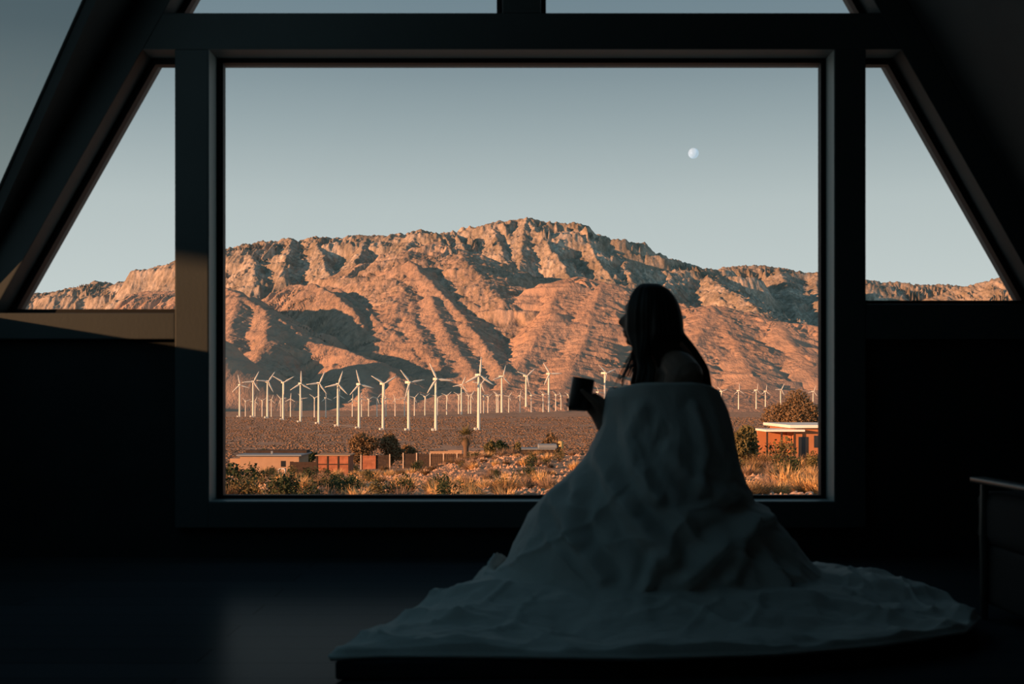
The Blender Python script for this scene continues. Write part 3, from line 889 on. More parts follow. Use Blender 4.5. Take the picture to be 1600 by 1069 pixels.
# four fingers closing round the far side of the mug
for h, ln, r_ in ((.004, 140, .0088), (-.015, 150, .0092), (-.034, 146, .0088), (-.049, 130, .0078)):
    angs = [12, 42, 75, 108, ln]
    limb(bm, [tuple(loc(mug_pt(a, h - .004 * i, .0425 + r_ * (1.5 if i == 0 else .95)))) for i, a in enumerate(angs)], [r_ * 1.12, r_ * 1.08, r_, r_ * .95, r_ * .78], 10)
# thumb on the near side
limb(bm, [tuple(loc((.327, 4.214, .742))), tuple(loc(mug_pt(-28, -.024, .058))), tuple(loc(mug_pt(-62, -.006, .0525))), tuple(loc(mug_pt(-92, .012, .051)))], [.014, .012, .0105, .0082], 10)
bmesh.ops.recalc_face_normals(bm, faces=bm.faces[:])
person = from_bm('person', bm, M_skin)
person.matrix_world = MB
rm = person.modifiers.new('one_surface', 'REMESH'); rm.mode = 'VOXEL'; rm.voxel_size = .0042; rm.use_smooth_shade = True
sm = person.modifiers.new('soft', 'SMOOTH'); sm.iterations = 4; sm.factor = .5
tag(person, 'woman kneeling in a white duvet, face turned left, holding a mug', 'person')

# eyes
for sg in (-1, 1):
    bm = bmesh.new(); bmesh.ops.create_uvsphere(bm, u_segments=16, v_segments=10, radius=.0115)
    from_bm('eye', bm, mat('eye_white', (.5, .5, .48), rough=.2) if sg < 0 else bpy.data.materials['eye_white'], person, tuple(MBi @ MH @ Vector((sg * .031, .062, .011))), smooth=True)

# hair: a close cap and long locks, falling behind the right shoulder and in front on the left
bm = bmesh.new()
def hp(v): return tuple(MBi @ MH @ Vector(v))
def cap_point(u, v):
    ph = v * math.pi / 2
    c, z = math.cos(ph), math.sin(ph)
    x, y = math.sin(u) * c, math.cos(u) * c
    return Vector((x * .083, y * (.090 if y > 0 else .108), z * .1215 + .001))
rings = []
nu = 64
for j in range(0, 34):
    v = -.45 + 1.43 * j / 33
    ring = []
    for k in range(nu):
        u = 2 * math.pi * k / nu
        p = cap_point(u, v)
        if p.y > .02 and p.z < .075:                     # leave the face free
            lim = .0
            k2 = min(1, (p.y - .02) / .03) * min(1, (.075 - p.z) / .025)
            p.x *= 1 - .16 * k2; p.y = p.y * (1 - .55 * k2)
        ring.append(bm.verts.new(MBi @ MH @ p))
    rings.append(ring)
for a, b in zip(rings, rings[1:]):
    for k in range(nu): bm.faces.new((a[k], a[(k + 1) % nu], b[(k + 1) % nu], b[k]))
bm.faces.new(rings[0][::-1]); bm.faces.new(rings[-1])
rnd = random.Random(3)
# locks over the back of the head; u from the left temple round the back to the right temple
def head_dir(u, z, off):
    s = math.sqrt(max(0, 1 - (z / .1215) ** 2)) if z > 0 else 1 - .05 * min(1, -z / .1)
    y = math.cos(u)
    return Vector((math.sin(u) * (.080 + off) * s, y * ((.085 if y > 0 else .104) + off) * s, z))
NL = 54
for i in range(NL):
    u = R(62) + R(258) * i / (NL - 1) + rnd.uniform(-.04, .04)
    off = rnd.uniform(0, .004)
    pts = [MBi @ MH @ head_dir(u, z, off + (.17 * max(0, .04 - z) if math.cos(u) < -.2 else 0)) for z in (.114, .095, .06, .02, -.02, -.06)]
    pw = MB @ pts[-1]
    # where the tips hang (world): the back mass runs down to the right shoulder, the front locks to the left collar
    back = math.cos(u)
    right_side = math.sin(u)
    f = (i / (NL - 1))
    if f < .22:      # her right side (away from the camera): hangs in front of the far shoulder
        tip = Vector((.455 + .10 * f + rnd.uniform(-.01, .01), 4.27, .835 + rnd.uniform(-.02, .02)))
        mid = Vector((.462 + .1 * f, 4.26, .94))
    elif f > .80:    # near temple: some hair falls in front of the near shoulder
        q = rnd.random(); tip = Vector((.436 + .075 * q, 4.11 - .02 * q, .842 + rnd.uniform(-.01, .015)))
        mid = Vector((.456 + .045 * q, 4.13, .93))
    else:
        g = (f - .22) / .58
        tip = Vector((.750 - .19 * abs(g - .45) ** 1.0 * 2 * .6 + rnd.uniform(-.012, .006), 4.33 - .16 * g, .815 + rnd.uniform(-.03, .03) + .09 * max(0, g - .5)))
        mid = Vector((.684 - .06 * abs(g - .45), 4.30 - .12 * g, .965))
        if g > .55:
            tip = Vector((.66 - .30 * (g - .55) + rnd.uniform(-.01, .01), 4.15, .895)); mid = Vector((.60 - .25 * (g - .55), 4.145, .98))
    pts += [pw.lerp(mid, .5) and MBi @ pw.lerp(mid, .55), MBi @ mid, MBi @ (mid.lerp(tip, .55) + Vector((.008, 0, .012))), MBi @ tip]
    limb(bm, [tuple(p) for p in pts], [.010, .012, .013, .014, .0145, .014, .014, .013, .011, .005], 8)
# loose strands in front of the collar
hair = from_bm('hair', bm, M_hair, person)
rm = hair.modifiers.new('one_surface', 'REMESH'); rm.mode = 'VOXEL'; rm.voxel_size = .0035; rm.use_smooth_shade = True
bm = bmesh.new()
for i in range(26):
    x0 = .440 + .0016 * i
    s = rnd.uniform(-.010, .006)
    tube(bm, [MBi @ Vector((x0, 4.15 + .004 * i, .985 - .002 * i)), MBi @ Vector((x0 - .016 + s, 4.14 + .004 * i, .935)), MBi @ Vector((x0 - .042 + 1.5 * s, 4.13 + .004 * i, .875)), MBi @ Vector((x0 - .050 + 2.2 * s, 4.13 + .004 * i, .835 + .002 * i))], [.0016, .0018, .0015, .0007], 5)
from_bm('hair_strand', bm, M_hair, person)

# the mug
mug = empty('mug', MUGC - MAX_ * .06)
mug.rotation_euler = (0, math.asin(.17), 0)
tag(mug, 'tall black mug held up in front of the window by the woman', 'mug')
bm = bmesh.new()
lathe(bm, [(.0, 0), (.038, 0), (.0415, .004), (.0425, .012), (.0425, .114), (.0415, .119), (.0395, .119), (.0385, .114), (.038, .012), (.0, .008)], 40)
from_bm('cup', bm, M_mug, mug, smooth=True)
bm = bmesh.new()
tube(bm, [Vector((math.cos(R(105)) * r, math.sin(R(105)) * r, z)) for r, z in ((.041, .096), (.058, .098), (.069, .085), (.069, .045), (.060, .028), (.041, .026))], .0055, 10)
ho = from_bm('handle', bm, M_mug, mug, smooth=True)

# ------------------------------------------------------------------ the furniture half hidden in the dark on the right
M_chair = mat('dark_upholstery', (.016, .018, .019), rough=.9, bump=.15, bscale=150)
M_dwood = mat('dark_wood', (.075, .07, .06), rough=.35, spec=.5, vary=.3, scale=9)
ac = empty('armchair', (2.06, 3.81, 0))
tag(ac, 'dark low lounge chair with thin wooden armrests at the right edge', 'armchair')
def soft_box(name, lo, hi, m, parent, bev=.05, seg=4):
    bm = bmesh.new(); box(bm, lo, hi); bevel_all(bm, bev, seg)
    return from_bm(name, bm, m, parent, smooth=True)
soft_box('base', (-.35, -.34, .05), (.35, .35, .27), M_chair, ac, .03)
soft_box('seat_cushion', (-.36, -.30, .265), (.36, .375, .458), M_chair, ac, .065)
soft_box('backrest', (-.36, -.42, .265), (.36, -.20, .84), M_chair, ac, .07)
for x in (-.36, .36):
    soft_box('armrest', (x - .03, -.40, .487), (x + .03, .35, .508), M_dwood, ac, .008, 2)
    for y in (-.34, .29):
        bm = bmesh.new(); lathe(bm, [(.013, 0), (.017, .30), (.014, .49)], 12)
        from_bm('leg', bm, M_dwood, ac, (x, y, 0))

# ------------------------------------------------------------------ the valley: turbines
M_white = mat('turbine_white', (.70, .65, .57), rough=.5, spec=.3)
_ds = np.concatenate([np.linspace(35, 2900, 4000)])
_rows = HZ + (EYE - np.interp(_ds, GD, GZ)) / _ds * FP
def dist_of_row(py):
    """how far away the ground seen at this row lies (rows rise with distance)"""
    return float(np.interp(-py, -_rows, _ds))
def gz(x, y): return float(ground_z(np.array([x]), np.array([float(y)]))[0])

def build_turbine(cabinet):
    """unit turbine: hub one unit above the ground"""
    root = empty('wind_turbine')
    bm = bmesh.new()
    lathe(bm, [(.032, -.03), (.032, 0), (.031, .05), (.026, .5), (.0195, .985), (.0195, 1.0)], 16)
    from_bm('tower', bm, M_white, root, smooth=True)
    bm = bmesh.new()
    box(bm, (-.028, -.055, -.024), (.028, .135, .030)); bevel_all(bm, .010, 2)
    from_bm('nacelle', bm, M_white, root, (0, 0, 1.005), smooth=True)
    bm = bmesh.new()
    lathe(bm, [(.024, -.055), (.024, -.075), (.016, -.092), (.002, -.1)], 14, Matrix.Rotation(R(-90), 4, 'X') @ Matrix.Scale(-1, 4, (0, 0, 1)) if False else Matrix(((1, 0, 0), (0, 0, 1), (0, -1, 0))).to_4x4())
    bmesh.ops.recalc_face_normals(bm, faces=bm.faces[:])
    hub = from_bm('rotor_hub', bm, M_white, root, (0, 0, 1.005), smooth=True)
    for k in range(3):
        bm = bmesh.new()
        secs = [(.015, .013, .013), (.05, .013, .013), (.085, .026, .010), (.17, .021, .007), (.27, .013, .005), (.335, .005, .003)]
        rings = []
        for z, c, t in secs:
            rings.append([bm.verts.new(Matrix.Rotation(R(120 * k), 3, 'Y') @ Vector((c * math.cos(q) + .25 * (c - .013), -.076 + t * math.sin(q), z))) for q in [2 * math.pi * i / 8 for i in range(8)]])
        for a, b in zip(rings, rings[1:]):
            for i in range(8): bm.faces.new((a[i], a[(i + 1) % 8], b[(i + 1) % 8], b[i]))
        bm.faces.new(rings[0][::-1]); bm.faces.new(rings[-1])
        bmesh.ops.recalc_face_normals(bm, faces=bm.faces[:])
        from_bm('blade', bm, M_white, hub, smooth=True)
    if cabinet:
        bm = bmesh.new(); box(bm, (-.085, -.03, -.02), (-.04, .03, .05)); bevel_all(bm, .003, 1)
        from_bm('base_cabinet', bm, M_white, root)
    return root
ORD = ['zeroth', 'first', 'second', 'third', 'fourth', 'fifth', 'sixth', 'seventh', 'eighth', 'ninth', 'tenth', 'eleventh', 'twelfth', 'thirteenth', 'fourteenth', 'fifteenth', 'sixteenth', 'seventeenth', 'eighteenth', 'nineteenth', 'twentieth',
       'twenty-first', 'twenty-second', 'twenty-third', 'twenty-fourth', 'twenty-fifth', 'twenty-sixth', 'twenty-seventh', 'twenty-eighth', 'twenty-ninth', 'thirtieth', 'thirty-first', 'thirty-second', 'thirty-third', 'thirty-fourth', 'thirty-fifth', 'thirty-sixth', 'thirty-seventh', 'thirty-eighth', 'thirty-ninth', 'fortieth', 'forty-first', 'forty-second']
near_proto, far_proto = build_turbine(True), build_turbine(False)
used = set()
rt = random.Random(11)
def turbine(px, hub_py, base_py, ang, label, group, near, yaw=None, lift=0.0):
    proto = near_proto if near else far_proto
    t = proto if proto.name not in used else copy_tree(proto)
    used.add(t.name)
    d = dist_of_row(base_py)
    x = (px - 800) / FP * d
    z = gz(x, d) - .2 + lift
    h = EYE + (HZ - hub_py) / FP * d - z
    t.location = (x, d, z)
    t.scale = (h, h, h)
    t.rotation_euler = (0, 0, R(24 + rt.uniform(-8, 8) if yaw is None else yaw))
    for c in t.children:
        if c.name.startswith('rotor_hub'): c.rotation_euler = (0, R(ang), 0)
    tag(t, label, 'wind turbine', group)
    return t
NEAR = [(374.5, 602, 652, -12), (395.5, 597, 652, 27), (418, 596.5, 653.5, 35), (442.5, 598, 656.5, 60), (469.5, 600, 660, 0), (498, 599.5, 662.5, 25), (528, 601, 666.5, 18),
        (561, 601, 670, -15), (598.5, 600, 672, 60), (638.5, 598, 672.8, -40), (681, 593, 673.3, -25), (748, 587, 672.4, 4)]
for i, (px, hp_, bp_, an) in enumerate(NEAR):
    turbine(px, hp_, bp_, an, '%s tall white wind turbine from the left in the near row' % ORD[i + 1] if i < 11 else 'tallest white wind turbine, at the right end of the near row', 'tall wind turbines of the near row', True)
FAR = [(383.6, 627, 651), (398.6, 627, 651), (409.6, 626, 651.3), (424, 625, 651.5), (438.6, 623.6, 651.5), (454, 623.6, 652), (471.5, 623, 652), (491.4, 622, 652.3), (509, 622, 652.3),
       (529.6, 618, 652), (550.6, 624, 651.5), (565, 623, 651.5), (576, 624, 651), (589, 622.5, 651.3), (603, 623, 651), (617.4, 624, 650.5), (632, 622.5, 650.3), (647.6, 621.5, 650), (664, 620, 649.5),
       (683.5, 622, 649), (698, 618.5, 648.2), (716.6, 617.6, 647), (732, 618, 646.4), (735.8, 618, 646.6), (756, 619, 645.9), (762.4, 620, 645.6), (776, 618, 645.3), (778.4, 618.4, 645), (795, 619.5, 645),
       (812.4, 618.6, 645), (830, 618, 644.6), (848.6, 617, 644.4), (868.4, 617.4, 643.7), (876.6, 619, 643.5), (888, 617.4, 643.6), (934, 613, 643)]
for i, (px, hp_, bp_) in enumerate(FAR):
    turbine(px, hp_, bp_, rt.uniform(-60, 60), '%s small white wind turbine from the left in the distant row' % ORD[i + 1] if i < len(FAR) - 1 else 'small white wind turbine between the mug and the loose hair', 'small wind turbines of the distant row', False)
MID = [(721, 602, 648, 22, 'white wind turbine close to the left of the tallest near one'), (751, 600, 646, 40, 'white wind turbine partly hidden behind the tallest near one'), (784, 589, 645, 15, 'white wind turbine at the mouth of the dark canyon, right of the tallest'),
       (822, 587.5, 642.8, 50, 'white wind turbine between the dark canyon and the tall one left of the mug'), (857.5, 584.5, 644.3, -32, 'tall distant white wind turbine left of the mug'), (945, 583.5, 643.2, 70, 'distant white wind turbine just above and right of the mug')]
for px, hp_, bp_, an, lb in MID:
    turbine(px, hp_, bp_, an, lb, 'tall wind turbines beyond the near row', False)
RIGHT = [(1127, 611.7, 643.2, -50, 'small white wind turbine peeking past the right edge of the duvet'), (1154, 610.6, 643.4, 0, 'leftmost of the three clear white wind turbines right of the duvet'), (1181.6, 610, 643.4, 8, 'middle one of the three clear white wind turbines right of the duvet'),
         (1196, 611.7, 643, 5, 'rightmost of the three clear white wind turbines right of the duvet'), (1219.7, 609, 643, 30, 'white wind turbine half hidden by the left edge of the big brown tree'), (1270.5, 612, 643, 20, 'white wind turbine peeking over the right part of the big brown tree')]
for px, hp_, bp_, an, lb in RIGHT:
    turbine(px, hp_, bp_, an, lb, 'wind turbines on the right of the valley', False)

# pale dirt tracks along the turbine rows
M_track = mat('dirt_track', (.66, .44, .30), rough=.95, vary=.15, scale=.3)
def ribbon(name, pts, wdt, label):
    bm = bmesh.new()
    P3 = []
    for px, py in pts:
        d = dist_of_row(py); x = (px - 800) / FP * d
        P3.append(Vector((x, d, 0)))
    fine = []
    for a, b in zip(P3, P3[1:]):
        for k in range(12): fine.append(a.lerp(b, k / 12))
    fine.append(P3[-1])
    prev = None
    for i, p in enumerate(fine):
        t = (fine[min(i + 1, len(fine) - 1)] - fine[max(i - 1, 0)]).normalized()
        nrm = Vector((-t.y, t.x, 0)) * wdt / 2
        a, b = p + nrm, p - nrm
        va, vb = bm.verts.new((a.x, a.y, gz(a.x, a.y) + .35)), bm.verts.new((b.x, b.y, gz(b.x, b.y) + .35))
        if prev: bm.faces.new((prev[0], prev[1], vb, va))
        prev = (va, vb)
    bmesh.ops.recalc_face_normals(bm, faces=bm.faces[:])
    o = from_bm(name, bm, M_track)
    tag(o, label, kind='structure')
ribbon('dirt_track', [(330, 651), (395, 652.6), (440, 656), (500, 661.5), (560, 668), (640, 671.5), (760, 672)], 9, 'pale dirt track along the near turbine row')
ribbon('dirt_track', [(340, 650.6), (560, 649.6), (700, 646.4), (900, 643.8), (1300, 643.6)], 26, 'pale dirt track along the distant turbine row')
ribbon('dirt_track', [(1120, 655), (1200, 655.4), (1300, 655)], 12, 'pale dirt track left of the big brown tree')

# ------------------------------------------------------------------ houses, fences, trees
def at(px, d, dz=0.0):
    x = (px - 800) / FP * d
    return Vector((x, d, gz(x, d) + dz))
def zpx(py, d): return EYE + (HZ - py) / FP * d
M_stucco = mat('tan_stucco', (.42, .27, .18), rough=.9, vary=.12, scale=.8)
M_orange = mat('orange_stucco', (.42, .17, .08), rough=.9, vary=.15, scale=.8)
M_roofw = mat('white_roof_coating', (.80, .76, .70), rough=.6)
M_roofg = mat('grey_metal_roof', (.20, .22, .24), rough=.45, spec=.4)
M_redwood = mat('red_boards', (.42, .15, .08), rough=.85, vary=.35, scale=1.2)
M_fence = mat('brown_fence_boards', (.055, .036, .028), rough=.9, vary=.3, scale=2)
M_post = mat('pale_post', (.55, .42, .32), rough=.85)
M_darkglass = mat('dark_window', (.02, .022, .026), rough=.2, spec=.5)
M_adobe = mat('pale_adobe', (.43, .27, .17), rough=.9, vary=.12, scale=.7)

def house(name, cx_, d, wpx, top_py, depth, wall_m, roof_m, label, over=.35, roof_th=.22, extra=None, rz=0):
    p = at(cx_, d)
    W = wpx / FP * d
    top = zpx(top_py, d) - p.z
    r = empty(name, p, rz)
    tag(r, label, 'house' if 'house' in name else 'building')
    bm = bmesh.new(); box(bm, (-W / 2, 0, -1.2), (W / 2, depth, top - roof_th)); from_bm('wall', bm, wall_m, r)
    bm = bmesh.new(); box(bm, (-W / 2 - over, -over, top - roof_th), (W / 2 + over, depth + over, top)); bevel_all(bm, .03, 1); from_bm('roof', bm, roof_m, r)
    return r, W, top
def part_box(name, parent, lo, hi, m, bev=.01):
    bm = bmesh.new(); box(bm, lo, hi)
    if bev: bevel_all(bm, bev, 1)
    return from_bm(name, bm, m, parent)
# tan flat roofed building on the left
r, W, top = house('flat_roofed_building', 421, 190, 92, 710.5, 9, M_stucco, M_roofg, 'tan flat-roofed building at the left edge of the valley scene', over=.5, roof_th=.25)
part_box('door', r, (W / 2 - 1.5, -.04, -.2), (W / 2 - .9, .02, 2.1), M_fence)
part_box('window', r, (W / 2 - 3.0, -.04, 1.2), (W / 2 - 2.2, .02, 2.2), M_darkglass)
part_box('parapet', r, (-W / 2 - .4, 5.6, top), (W / 2 + .3, 8.8, top + .45), M_fence)
part_box('annex', r, (-W / 2 - 1.9, 1.0, -1), (-W / 2 - .02, 6, top - .7), M_adobe)
part_box('roof_vent', r, (-.2, 2.0, top), (.15, 2.3, top + .5), M_roofg)
o = empty('garden_wall', at(468, 178)); tag(o, 'low brown boarded wall in front of the tan flat-roofed building', 'wall')
part_box('boards', o, (-1.1, 0, -.6), (3.2, .12, zpx(722, 178) - gz(*at(468, 178)[:2])), M_fence)
o = empty('white_box', at(440, 165)); tag(o, 'small whitish open box beside the tan flat-roofed building', 'box')
for lo, hi in (((-.5, 0, -.2), (-.4, .8, 1.05)), ((.4, 0, -.2), (.5, .8, 1.05)), ((-.5, 0, .95), (.5, .8, 1.05))):
    part_box('panel', o, lo, hi, M_roofw)
# red shed
dS = 172
r, W, top = house('red_shed', 520, dS, 50, 711, 5, M_redwood, M_adobe, 'red boarded shed with a pale roof right of the tan building', over=.25, roof_th=.15)
for k in range(4):
    part_box('post', r, (-W / 2 + k * W / 3 - .09, -.10, -1), (-W / 2 + k * W / 3 + .09, -.005, top - .15), M_fence)
part_box('crossbar', r, (-W / 2, -.08, top * .52), (W / 2, -.006, top * .52 + .15), M_fence)
# fence
dF = 235
def fence(px0, px1, top_py, n, m, label, bays=None, name='board_fence'):
    p0, p1 = at(px0, dF), at(px1, dF)
    r = empty(name, p0); tag(r, label, 'fence')
    L = p1.x - p0.x
    tz = zpx(top_py, dF) - p0.z
    for k in range(n):
        x0, x1 = L * k / n, L * (k + 1) / n
        nb = 14
        bm = bmesh.new()
        for i in range(nb):
            a, b = x0 + (x1 - x0) * (i + .06) / nb, x0 + (x1 - x0) * (i + .94) / nb
            box(bm, (a, .05, -1.0), (b, .09, tz - .08 + .05 * ((i * 7) % 3 - 1)))
        box(bm, (x0, .09, tz * .25), (x1, .15, tz * .25 + .12)); box(bm, (x0, .09, tz * .8), (x1, .15, tz * .8 + .12))
        from_bm('fence_panel', bm, m, r)
    for k in range(n + 1):
        part_box('fence_post', r, (L * k / n - .11, -.12, -1.0), (L * k / n + .11, .05, tz + .12), M_post)
fence(564, 588, 711.5, 1, M_redwood, 'short red boarded fence bay right of the red shed')
fence(588, 609, 710.5, 1, M_fence, 'single dark boarded fence bay between two pale posts, beside the red bay')
fence(630, 756, 708.5, 6, M_fence, 'long dark board fence with pale posts below the palm tree')
# low pale walls and the grey roofed house behind the trees
def low_wall(cx_, d, wpx, top_py, m, label, th=.5):
    p = at(cx_, d); W = wpx / FP * d
    o = empty('low_wall', p); tag(o, label, 'wall')
    h = max(.4, zpx(top_py, d) - p.z)
    part_box('wall_body', o, (-W / 2, 0, -1.5), (W / 2, th, h - .12), m, .02)
    part_box('coping', o, (-W / 2 - .06, -.06, h - .12), (W / 2 + .06, th + .06, h), M_adobe, .02)
low_wall(690, 300, 36, 705, M_adobe, 'pale lit wall left of the palm trunk behind the fence')
low_wall(711, 330, 22, 703.5, M_adobe, 'short pale wall touching the left side of the palm trunk')
low_wall(745, 330, 22, 705.5, M_adobe, 'short pale wall between the palm trunk and the dark trees')
dG = 300
r, W, top = house('grey_roofed_house', 838, dG, 54, 701, 8, M_fence, M_roofg, 'grey metal roofed house half sunk behind the dark trees', over=.5, roof_th=.3)
part_box('roof_slope', r, (W * .05, 1.0, top - .1), (W * .62, 7.5, top + 1.0), M_roofg, .25)
o = empty('water_tank', at(876, 600)); tag(o, 'small yellow water tank left of the duvet edge', 'tank')
bm = bmesh.new(); hh = zpx(689.5, 600) - at(876, 600).z
lathe(bm, [(1.35, -.5), (1.4, 0), (1.4, hh - .4), (1.2, hh - .1), (.3, hh)], 16); from_bm('tank_body', bm, mat('yellow_paint', (.55, .38, .15), rough=.7), o, smooth=True)
bm = bmesh.new(); lathe(bm, [(.2, hh - .02), (.2, hh + .12), (.02, hh + .14)], 12); from_bm('lid', bm, bpy.data.materials['yellow_paint'], o)
# orange house on the right
dO = 95
p = at(1262, dO)
r, W, top = house('orange_house', 1277, dO, 72, 664, 9, M_orange, M_roofw, 'orange walled house with a white roof edge at the right', over=.5, roof_th=.26)
part_box('porch_roof', r, (-W / 2 - 2.6, -.9, top - .55), (-W / 2 - .02 + .7, 3.2, top - .37), M_roofw, .02)
for x in (-W / 2 - 2.4, -W / 2 - 1.2, -W / 2 - .1):
    part_box('porch_post', r, (x - .07, -.7, -1), (x + .07, -.56, top - .55), M_fence)
part_box('porch_wall', r, (-W / 2 - 2.5, 2.6, -1), (-W / 2, 3.0, top - .56), M_orange)
part_box('door', r, (-W / 2 + .35, -.05, -.3), (-W / 2 + 1.15, .02, top - 1.0), M_darkglass)
part_box('window', r, (W / 2 - 2.2, -.05, top - 1.9), (W / 2 - 1.2, .02, top - .9), M_darkglass)

# plants -------------------------------------------------------------------------------------------------
M_leaf_dark = mat('dark_green_leaf', (.035, .05, .022), rough=.75, spec=.2)
M_leaf_olive = mat('olive_leaf', (.13, .105, .045), rough=.8, spec=.15)
M_leaf_brown = mat('brown_twig', (.18, .115, .062), rough=.85, spec=.1)
M_grass_dry = mat('dry_grass', (.68, .42, .19), rough=.85, spec=.1)
M_scrub_grey = mat('grey_scrub', (.30, .20, .14), rough=.9, spec=.1)
M_bark = mat('bark', (.16, .10, .065), rough=.9, vary=.3, scale=8)
M_rock = mat('pink_rock', (.58, .38, .28), rough=.9, vary=.35, scale=3, bump=.4, bscale=9)

def leaf_cloud(rn, n, size, rad, zc, flat=.75, fill=.55, lobes=None, up=.3):
    """small leaf quads scattered over lumpy ellipsoid shells"""
    V, F = [], []
    lobes = lobes or [(0, 0, zc, rad, rad * flat)]
    for i in range(n):
        lx, ly, lz, lr, lh = lobes[rn.randrange(len(lobes))]
        u, ph = rn.uniform(-1, 1), rn.uniform(0, 2 * math.pi)
        q = math.sqrt(1 - u * u)
        k = fill + (1 - fill) * rn.random() ** .5
        c = Vector((lx + lr * q * math.cos(ph) * k, ly + lr * q * math.sin(ph) * k, max(.03, lz + lh * u * k)))
        a = Vector((rn.gauss(0, 1), rn.gauss(0, 1), rn.gauss(up, 1))).normalized()
        b = a.cross(Vector((rn.gauss(0, 1), rn.gauss(0, 1), rn.gauss(0, 1)))).normalized()
        s = size * rn.uniform(.6, 1.3)
        j = len(V)
        V += [c - a * s * .5 - b * s * .12, c + b * s * .30, c + a * s * .6, c - b * s * .30]
        F.append((j, j + 1, j + 2, j + 3))
    return V, F
def blades(rn, n, length, spread, base, wdt, curl=.35):
    V, F = [], []
    for i in range(n):
        ph, r0 = rn.uniform(0, 2 * math.pi), base * math.sqrt(rn.random())
        o = Vector((r0 * math.cos(ph), r0 * math.sin(ph), 0))
        ph += rn.gauss(0, .5)
        tl = spread * (rn.random() ** .7)
        d = Vector((math.cos(ph) * tl, math.sin(ph) * tl, 1)).normalized()
        L = length * rn.uniform(.55, 1.1)
        s = Vector((-math.sin(ph), math.cos(ph), 0)) * wdt
        m = o + d * L * .55; e = o + d * L + Vector((math.cos(ph), math.sin(ph), -.6)) * L * curl * tl
        j = len(V)
        V += [o - s, o + s, m + s * .7, m - s * .7, e]
        F += [(j, j + 1, j + 2, j + 3), (j + 3, j + 2, j + 4)]
    return V, F
def cloud_mesh(name, VF, m):
    me = bpy.data.meshes.new(name)
    me.from_pydata([tuple(v) for v in VF[0]], [], VF[1])
    me.materials.append(m)
    return me
def stems(rn, n, h, spread, rad):
    bm = bmesh.new()
    for i in range(n):
        ph = 2 * math.pi * (i + rn.random() * .6) / n
        tube(bm, [(0, 0, -.15), (math.cos(ph) * spread * .3, math.sin(ph) * spread * .3, h * .4), (math.cos(ph) * spread, math.sin(ph) * spread, h)], [rad, rad * .7, rad * .25], 5)
    return bm
rp_ = random.Random(5)
def tree(name, label, px, d, base_dz, wpx, hpx, m, n, leaf, kind='tree', seed=1, trunk=.35, nl=9, group=None, ground=None):
    rn = random.Random(seed)
    p = at(px, d)
    W, H_ = wpx / FP * d, hpx / FP * d
    p.z += base_dz
    r = empty(name, p); tag(r, label, kind, group)
    lob = []
    for i in range(nl):
        a = rn.uniform(0, 2 * math.pi); q = math.sqrt(rn.random())
        lob.append((W * .30 * q * math.cos(a), W * .26 * q * math.sin(a), H_ * rn.uniform(trunk + .05, .80), W * rn.uniform(.17, .26), H_ * rn.uniform(.14, .22)))
    lob.append((0, 0, H_ * .55, W * .34, H_ * .30))
    link('foliage', cloud_mesh('foliage', leaf_cloud(rn, n, leaf, 0, 0, lobes=lob, fill=.35), m), None, r)
    from_bm('trunk', stems(rn, 5, H_ * .6, W * .25, W * .025), M_bark, r)
    return r
tree('desert_tree', 'big bushy brown tree behind the orange house at the right', 1240, 125, .6, 96, 128, M_leaf_brown, 16000, .27, seed=2, trunk=.25, nl=14)
tree('desert_tree', 'wispy olive shrub tree right of the duvet, left of the orange house', 1160, 80, 0, 52, 74, M_leaf_olive, 2600, .30, seed=3, trunk=.15)
tree('desert_tree', 'bare brown tree behind the fence, right of the red shed', 568, 262, 0, 52, 60, M_leaf_brown, 4200, .6, seed=4, trunk=.12)
tree('desert_tree', 'bare brown tree behind the dark fence bay', 611, 268, 0, 50, 56, M_leaf_brown, 4000, .6, seed=5, trunk=.12)
tree('desert_tree', 'small brown tree above the long board fence', 640, 275, 0, 36, 36, M_leaf_brown, 1500, .75, seed=6, trunk=.12)
tree('desert_tree', 'olive tree left of the dark round tree', 766, 272, 0, 28, 42, M_leaf_olive, 1500, .65, seed=7, trunk=.1)
tree('desert_tree', 'very dark round tree right of the palm tree', 787, 268, 0, 26, 44, M_leaf_dark, 2600, .55, seed=8, trunk=.08)
tree('desert_tree', 'olive tree touching the right side of the dark round tree', 805, 274, 0, 22, 40, M_leaf_olive, 1200, .65, seed=9, trunk=.1)
tree('desert_tree', 'brown tree on the plain above the grey roof, left of the duvet', 861, 400, 0, 44, 42, M_leaf_brown, 1800, 1.0, seed=10, trunk=.1)
tree('desert_tree', 'dark bush tree behind the tan flat-roofed building', 412, 215, 0, 30, 40, M_leaf_dark, 900, .5, seed=12, trunk=.1)
tree('desert_tree', 'dark shrub between the tan building and the red shed', 484, 215, 0, 26, 34, M_leaf_dark, 800, .5, seed=13, trunk=.1)
